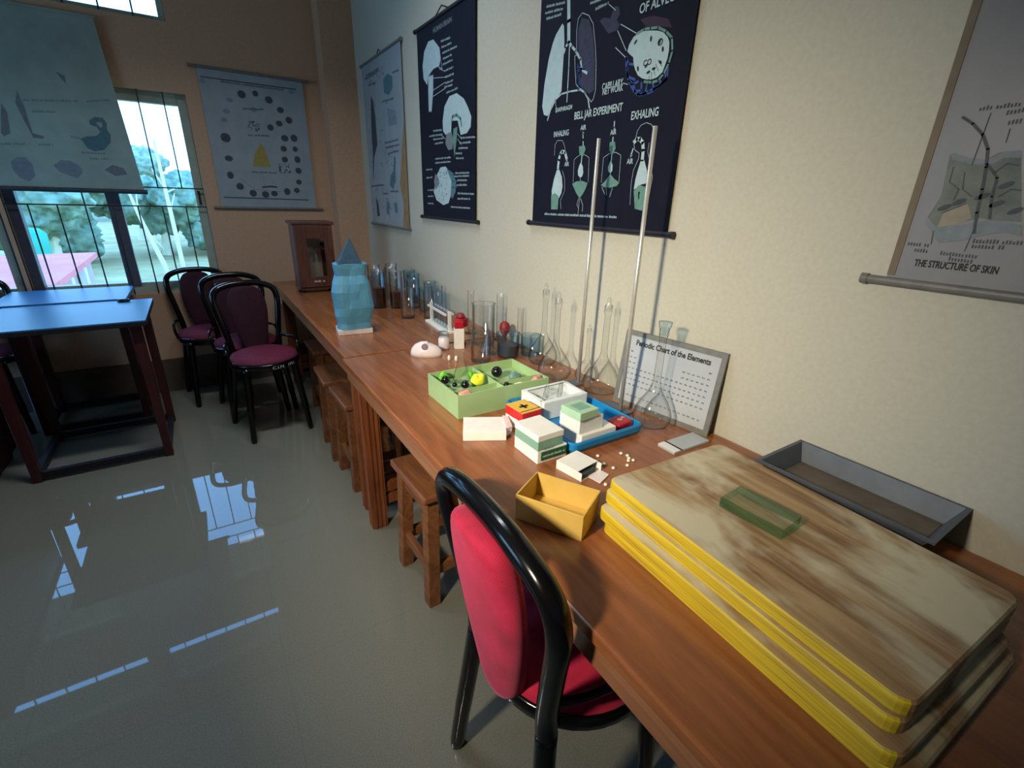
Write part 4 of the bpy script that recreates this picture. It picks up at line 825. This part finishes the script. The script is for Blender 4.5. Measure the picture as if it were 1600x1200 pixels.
m=MB().text('Periodic Chart of the Elements',.04,h_-.04,.0165,-.0007,.235,.03)
for i,v in enumerate(m.v): m.v[i]=(v[0],v[1]+v[2]/h_*k,v[2])
m.build('lettering_print',M['ink'],t)

def carton(name,label,cat,c,size,rz,mat,z=T,bev=.0015,group=None):
    t=thing(name,label,cat,(c[0],c[1],z),rz,group)
    x,y,h_=size; MB().box(-x/2,x/2,-y/2,y/2,0,h_).build('box',mat,t,bevel=bev); return t
# green open box with balls and bits
t=thing('green_box','open pale green box full of coloured balls and bits','box',(.69,1.187,T),0)
x,y,h_=.315,.21,.071; q=.004
MB().box(-x/2,x/2,-y/2,-y/2+q,0,h_).box(-x/2,x/2,y/2-q,y/2,0,h_).box(-x/2,-x/2+q,-y/2+q,y/2-q,0,h_).box(x/2-q,x/2,-y/2+q,y/2-q,0,h_).box(-x/2+q,x/2-q,-y/2+q,y/2-q,0,.044).build('box',M['greenbox'],t)
MB().box(-.002,.0,-y/2+q,y/2-q,.044,.068).box(-x/2+q,x/2-q,-.055,-.053,.044,.066).build('divider',M['greenbox'],t)
def ball(label,name,x,y,r,mat,z=T+0.050,sx=1,sy=1,sz=1,cat='ball'):
    m=MB().lathe([(r*math.sin(PI*i/9),r*sz*(1-math.cos(PI*i/9))) for i in range(10)],(0,0,0),18,sx,sy)
    if 'lump' in name: m.v=[tuple(Vector(v)*(1+.35*noise.noise(Vector((v[0]*70+x*90,v[1]*70,v[2]*70))))) if v[2]>.002 else v for v in m.v]
    return tag(m.build(name,mat,None,smooth=True,loc=(x,y,z)),label,cat,'coloured bits in the green box')
ball('big glossy black ball in the green box, right of the yellow bits','plastic_ball',.735,1.21,.018,M['blackball'],T+0.050)
ball('black ball at the left corner of the green box','plastic_ball',.566,1.235,.013,M['blackball'],T+0.050)
ball('black ball in the green box left of the yellow bits','plastic_ball',.60,1.17,.013,M['blackball'],T+0.050)
ball('small flat black ball between the two left black balls','plastic_ball',.578,1.195,.008,M['blackball'],T+0.050)
ball('small black ball near the front edge of the green box','plastic_ball',.715,1.118,.009,M['blackball'],T+0.050)
ball('yellow lump in the middle of the green box','plastic_lump',.655,1.19,.02,M['lemon'],T+0.044,1.3,1,.9,'lump')
ball('lime green lump behind the yellow one in the green box','plastic_lump',.668,1.256,.012,M['lime'],T+0.044,1.3,1,.95,'lump')
ball('lime green lump at left back of the green box','plastic_lump',.575,1.268,.013,M['lime'],T+0.044,1.4,.8,1.2,'lump')
ball('pink lump at the front left corner of the green box','plastic_lump',.567,1.108,.016,M['pink'],T+0.044,1.3,.9,.9,'lump')
ball('pink lump at the right end of the green box','plastic_lump',.818,1.107,.016,M['pink'],T+0.044,1.2,1,.95,'lump')
ball('grey green lump beside the big black ball','plastic_lump',.775,1.165,.017,M['p_green'],T+0.044,1.3,1,.9,'lump')
ball('white piece near the front middle of the green box','plastic_lump',.755,1.112,.008,M['pill'],T+0.050,1.9,.8,.7,'piece')
conical('small clear conical flask standing in the green box',.625,1.243,T+.0445,.027,.10)
# boxes around the blue tray
t=thing('chalk_box','white card box with torn flap in front of the green box','box',(.556,.974,T),-.488)
MB().box(-.056,.056,-.045,.045,0,.026).build('box',M['white'],t,bevel=.0015)
MB().hexa([(.056,-.028,.004),(.07,-.018,.006),(.07,.04,.006),(.056,.044,.004)],[(.056,-.028,.027),(.074,-.012,.024),(.066,.043,.029),(.05,.045,.03)]).build('torn_flap',M['offwhite'],t)
t=thing('blue_tray','blue plastic tray holding white boxes','tray',(.806,.918,T),0)
x,y=.25,.32; r=.02
def rrect(x,y,r,n=5):
    out=[]
    for cx,cy,a0 in((x/2-r,y/2-r,0),(-x/2+r,y/2-r,PI/2),(-x/2+r,-y/2+r,PI),(x/2-r,-y/2+r,1.5*PI)):
        for k in range(n+1): out.append((cx+r*math.cos(a0+PI/2*k/n),cy+r*math.sin(a0+PI/2*k/n)))
    return out
def ringtray(mb,loops):
    n=len(loops[0][0]); vs=[];fs=[]
    for lp,z in loops: vs+=[(px,py,z) for px,py in lp]
    for i in range(len(loops)-1):
        for k in range(n): fs.append((i*n+k,i*n+(k+1)%n,(i+1)*n+(k+1)%n,(i+1)*n+k))
    fs.append(tuple(range(n-1,-1,-1))); fs.append(tuple((len(loops)-1)*n+k for k in range(n)))
    return mb.add(vs,fs)
ringtray(MB(),[(rrect(x-.012,y-.012,r),0),(rrect(x,y,r),.012),(rrect(x,y,r),.026),(rrect(x-.006,y-.006,r),.03),(rrect(x-.018,y-.018,r-.006),.028),(rrect(x-.022,y-.022,r-.008),.005)]).build('shell',M['blue'],t,smooth=False)
zb=T+.006
t=thing('foam_box','white foam box of glass bits at the back of the blue tray','box',(.808,1.001,zb),0)
x,y,h_=.16,.114,.056; q=.013
MB().box(-x/2,x/2,-y/2,-y/2+q,0,h_).box(-x/2,x/2,y/2-q,y/2,0,h_).box(-x/2,-x/2+q,-y/2+q,y/2-q,0,h_).box(x/2-q,x/2,-y/2+q,y/2-q,0,h_).box(-x/2+q,x/2-q,-y/2+q,y/2-q,0,.028).build('box',M['foam'],t,bevel=.003)
R=random.Random(12)
for i in range(6):
    px,py=.808+R.uniform(-.05,.05),1.008+R.uniform(-.03,.03)
    o=MB().lathe([(0,0),(.006,.001),(.0065,.004),(.0065,.026+.003*(i%3)),(.004,.032),(.005,.036+.003*(i%3))],(0,0,0),12).build('glass_vial',M['glass'],None,smooth=True,loc=(.765+.0175*i,.99+.018*(i%3),zb+.0285))
    tag(o,'tiny clear glass vial standing in the white foam box','vial','glass vials in the foam box')
tag(MB().box(-.022,.022,-.009,.009,0,.004).build('dark_slip',M['p_slate'],None,loc=(.852,.974,zb+.0285),rz=.1),'dark slip lying in the white foam box','slip')
carton('card_box','low white box under the red and yellow box','box',(.658,.958),(.036,.085,.03),.05,M['white'])
t=carton('matchbox','red sided yellow topped box with black cross at the corner of blue tray','box',(.672,.962),(.066,.078,.026),.06,M['redcard'],T+.0305)
MB().box(-.0325,.0325,-.0385,.0385,.026,.0268).build('top_label',M['gold'],t)
MB().box(-.014,.014,-.004,.004,.0268,.0274).box(-.004,.004,-.013,.013,.0268,.0274).box(-.0325,.0325,-.03,-.027,.0268,.0273).build('cross_mark',M['ink'],t)
t=carton('slide_box','white box with dark green end label, bottom of the left stack','box',(.628,.82),(.088,.1,.034),0,M['white'])
MB().box(-.034,.042,-.0515,-.05,.008,.03).build('end_label',M['darkgreen'],t); MB().scrib((-.03,.016),(.036,.016),.006,-.052).build('lettering_print',M['white'],t)
t=carton('slide_box','pale green box with white lid on top of the left stack','box',(.62,.818),(.076,.094,.024),.03,M['midgreen'],T+.0345)
MB().box(-.039,.039,-.048,.048,.024,.040).build('lid',M['white'],t,bevel=.0015); MB().scrib((-.02,0),(.01,0),.006,-.0485).build('lettering_print',M['p_mid'],t)
carton('slide_box','wide white box at the bottom of the right stack in blue tray','box',(.778,.815),(.118,.088,.034),.0,M['white'],zb)
carton('slide_box','middle white box of the right stack in blue tray','box',(.757,.82),(.082,.076,.038),.04,M['foam'],zb+.0345)
t=carton('slide_box','pale green box on top of the right stack in blue tray','box',(.742,.812),(.066,.07,.022),.08,M['palegreen'],zb+.073)
MB().box(-.02,.02,-.018,.018,.022,.0226).build('top_label',M['midgreen'],t)
t=carton('red_box','small red box with white marks at right end of blue tray','box',(.886,.806),(.062,.046,.026),.12,M['red'],zb,.004)
MB().text('O',-.006,0,.012,0).text('M',.012,.004,.01,0).build('white_marks',M['white'],t).location=(0,-.004,.0265)
t.children[-1].rotation_euler.x=-PI/2
t=thing('opened_card_box','crumpled white card box with open end beside the yellow box','box',(.655,.708,T),.17)
MB().box(-.036,.036,-.042,.034,0,.002).box(-.036,.036,-.030,.034,.02,.0215).box(-.036,-.0345,-.042,.034,.002,.02).box(.0345,.036,-.042,.034,.002,.02).box(-.0345,.0345,.0325,.034,.002,.02).build('sleeve',M['white'],t)
MB().hexa([(-.01,-.075,.001),(.034,-.066,.001),(.034,-.042,.001),(-.01,-.042,.001)],[(-.01,-.075,.003),(.034,-.066,.003),(.034,-.042,.003),(-.01,-.042,.003)]).build('flap',M['offwhite'],t)
MB().box(-.03,.02,-.038,.01,.003,.012).build('green_insert',M['p_slate'],t)
for i,(px,py) in enumerate([(.694,.741),(.735,.725),(.721,.688),(.728,.664),(.794,.705),(.800,.689),(.794,.678),(.784,.670),(.796,.666),(.766,.656),(.664,.622)]):
    o=MB().lathe([(0,0),(.0025,.0003),(.0042,.002),(.0045,.0034),(.0035,.0056),(0,.0066)],(0,0,0),14).build('white_bead',M['pill'],None,smooth=True,loc=(px,py,T))
    tag(o,'tiny white bead scattered on the table between blue tray and boards','bead','white beads scattered on the table')
t=thing('card_stack','stack of white cards with a black stripe near the boards','cards',(.975,.661,T),-.02)
MB().box(-.066,.07,-.027,.027,0,.007).build('cards',M['vinyl'],t,bevel=.0008)
MB().box(-.066,-.042,-.027,.027,.007,.0075).build('end_strip',M['white'],t)
MB().box(-.042,-.036,-.0275,.0275,.007,.0078).build('stripe',M['ink'],t)
# yellow open box
t=thing('yellow_box','open yellow card box on the table edge beside the boards','box',(.505,.592,T),math.radians(-60.8))
x,y,h_=.138,.096,.055; q=.0025
MB().box(-x/2,x/2,-y/2,-y/2+q,0,h_).box(-x/2,x/2,y/2-q,y/2,0,h_).box(-x/2,-x/2+q,-y/2+q,y/2-q,0,h_).box(x/2-q,x/2,-y/2+q,y/2-q,0,h_).box(-x/2+q,x/2-q,-y/2+q,y/2-q,0,q).build('box',M['yellowcard'],t,bevel=.0008)
# drawing boards
def dboard(label,c,z,rz,th=.0215,w=.325,L=.50):
    t=thing('drawing_board',label,'board',(c[0],c[1],z),rz,'wooden drawing boards in a stack')
    m=MB(); P=rrect(w,L,.02); n=len(P); e=.003; Pi=rrect(w-2*e,L-2*e,.018)
    vs=[(a,b,0) for a,b in P]+[(a,b,th-e) for a,b in P]+[(a,b,th) for a,b in Pi]
    m.add(vs,[])
    for k in range(n):
        l=(k+1)%n; end=P[k][1]+P[l][1]<-L+.012; m.f+=[[k,l,n+l,n+k],[n+k,n+l,2*n+l,2*n+k]]; m.m+=[0 if end else 1]*2
    o=0
    m.f.append([o+2*n+k for k in range(n)]); m.m.append(0); m.f.append([o+n-1-k for k in range(n)]); m.m.append(0)
    m.build('panel',[M['board'],M['boardedge']],t)
    return t
dboard('bottom drawing board of the stack, yellow edged',(.703,.262),T,-.050)
dboard('second drawing board from the bottom of the stack',(.700,.275),T+.022,-.062)
dboard('third drawing board from the bottom, just under the top one',(.722,.286),T+.044,-.064)
dboard('top drawing board of the stack with pale worn patches',(.731,.286),T+.066,-.060)
# glass slab on the boards
zt=T+.0885
t=thing('glass_slab','thick greenish glass slab lying on the top drawing board','slab',(.7285,.326,zt),.06)
m=MB(); v8=[(-.032,-.054,0),(.032,-.054,0),(.032,.054,0),(-.032,.054,0),(-.032,-.054,.019),(.032,-.054,.019),(.032,.054,.019),(-.032,.054,.019)]
m.add(v8,[(4,5,6,7)]); m.mi=1; m.add(v8,[(0,1,5,4),(1,2,6,5),(2,3,7,6),(3,0,4,7)]); m.build('block',[M['block'],M['blockside']],t,bevel=.0015,segs=2)
# metal tray by the wall
t=thing('metal_tray','grey sheet metal dissecting tray against the wall behind the boards','tray',(1.015,.292,T),0)
def ringrect(x,y): return [(x,y),(-x,y),(-x,-y),(x,-y)]
ringtray(MB(),[(ringrect(.06,.12),0),(ringrect(.062,.125),.03),(ringrect(.084,.148),.078),(ringrect(.09,.154),.078),(ringrect(.09,.154),.075),(ringrect(.0905,.1545),.08),(ringrect(.083,.147),.08),(ringrect(.066,.13),.04)]).build('pan',M['greymetal'],t)
MB().box(-.065,.065,-.129,.129,.0402,.0412).build('tray_lining',M['traybed'],t)
t.rotation_euler.z=0
# ------------------------------------------------------------------ light and camera
w=bpy.data.worlds.new('sky'); SC.world=w; w.use_nodes=True; nt=w.node_tree; bg=nt.nodes['Background']
tc=N(nt,'ShaderNodeTexCoord'); sp=N(nt,'ShaderNodeSeparateXYZ'); nt.links.new(tc.outputs['Generated'],sp.inputs[0])
nt.links.new(ramp(nt,sp.outputs['Z'],[(0,(150,200,244)),(.1,(156,206,250)),(.6,(120,178,244))]),bg.inputs['Color'])
bg.inputs['Strength'].default_value=5.5
def area(name,loc,target,sx,sy,power,col,spread=180,portal=False):
    l=bpy.data.lights.new(name,'AREA'); l.shape='RECTANGLE'; l.size=sx; l.size_y=sy; l.energy=power; l.color=col; l.spread=math.radians(spread)
    o=bpy.data.objects.new(name,l); COL.objects.link(o); o.location=loc
    d=(Vector(target)-Vector(loc)).normalized(); o.rotation_euler=d.to_track_quat('-Z','Y').to_euler()
    if portal: l.cycles.is_portal=True
    return o
for nm,w_ in(('portal_a',W1),('portal_b',W2),('portal_c',V1),('portal_d',V2)):
    cx,cz=(w_[0]+w_[1])/2,(w_[2]+w_[3])/2
    area(nm,(cx,YB+.19,cz),(cx,0,cz),w_[1]-w_[0],w_[3]-w_[2],1,(1,1,1),180,True)
area('portal_e',(XL-.18,(LW[0]+LW[1])/2,(LW[2]+LW[3])/2),(0,(LW[0]+LW[1])/2,(LW[2]+LW[3])/2),LW[1]-LW[0],LW[3]-LW[2],1,(1,1,1),180,True)
area('assumed_warm_light',(-.85,.3,1.72),(.92,1.2,.78),.14,.14,7.6,(1,.86,.66),73)  # assumed warm source left of the camera, unseen, added to brighten table and wall
area('ambient_fill',(.2,1.9,2.9),(.25,2.35,0),.9,.12,9.5,(.90,.95,1),118)  # unseen soft fill added to lift the ambient light, no fitting modelled
cd=bpy.data.cameras.new('camera'); cam=bpy.data.objects.new('camera',cd); COL.objects.link(cam); SC.camera=cam
cd.sensor_width=36; cd.lens=731.1/1600*36; cd.clip_start=.02; cd.clip_end=200
yaw,pit,rol=-.581186265,-.37238817,.030298646
f=Vector((-math.sin(yaw)*math.cos(pit),math.cos(yaw)*math.cos(pit),math.sin(pit))); r=Vector((math.cos(yaw),math.sin(yaw),0)); u=r.cross(f)
c_,s_=math.cos(rol),math.sin(rol); R_=c_*r+s_*u; U_=-s_*r+c_*u
cam.matrix_world=Matrix(((R_.x,U_.x,-f.x,0),(R_.y,U_.y,-f.y,0),(R_.z,U_.z,-f.z,1.33),(0,0,0,1)))
vs_=SC.view_settings; vs_.view_transform='Standard'; vs_.look='None'; vs_.exposure=.4; vs_.gamma=1; vs_.use_curve_mapping=False
SC.cycles.use_denoising=True; SC.cycles.max_bounces=10; SC.cycles.transparent_max_bounces=24; SC.cycles.transmission_bounces=8; SC.cycles.sample_clamp_indirect=4
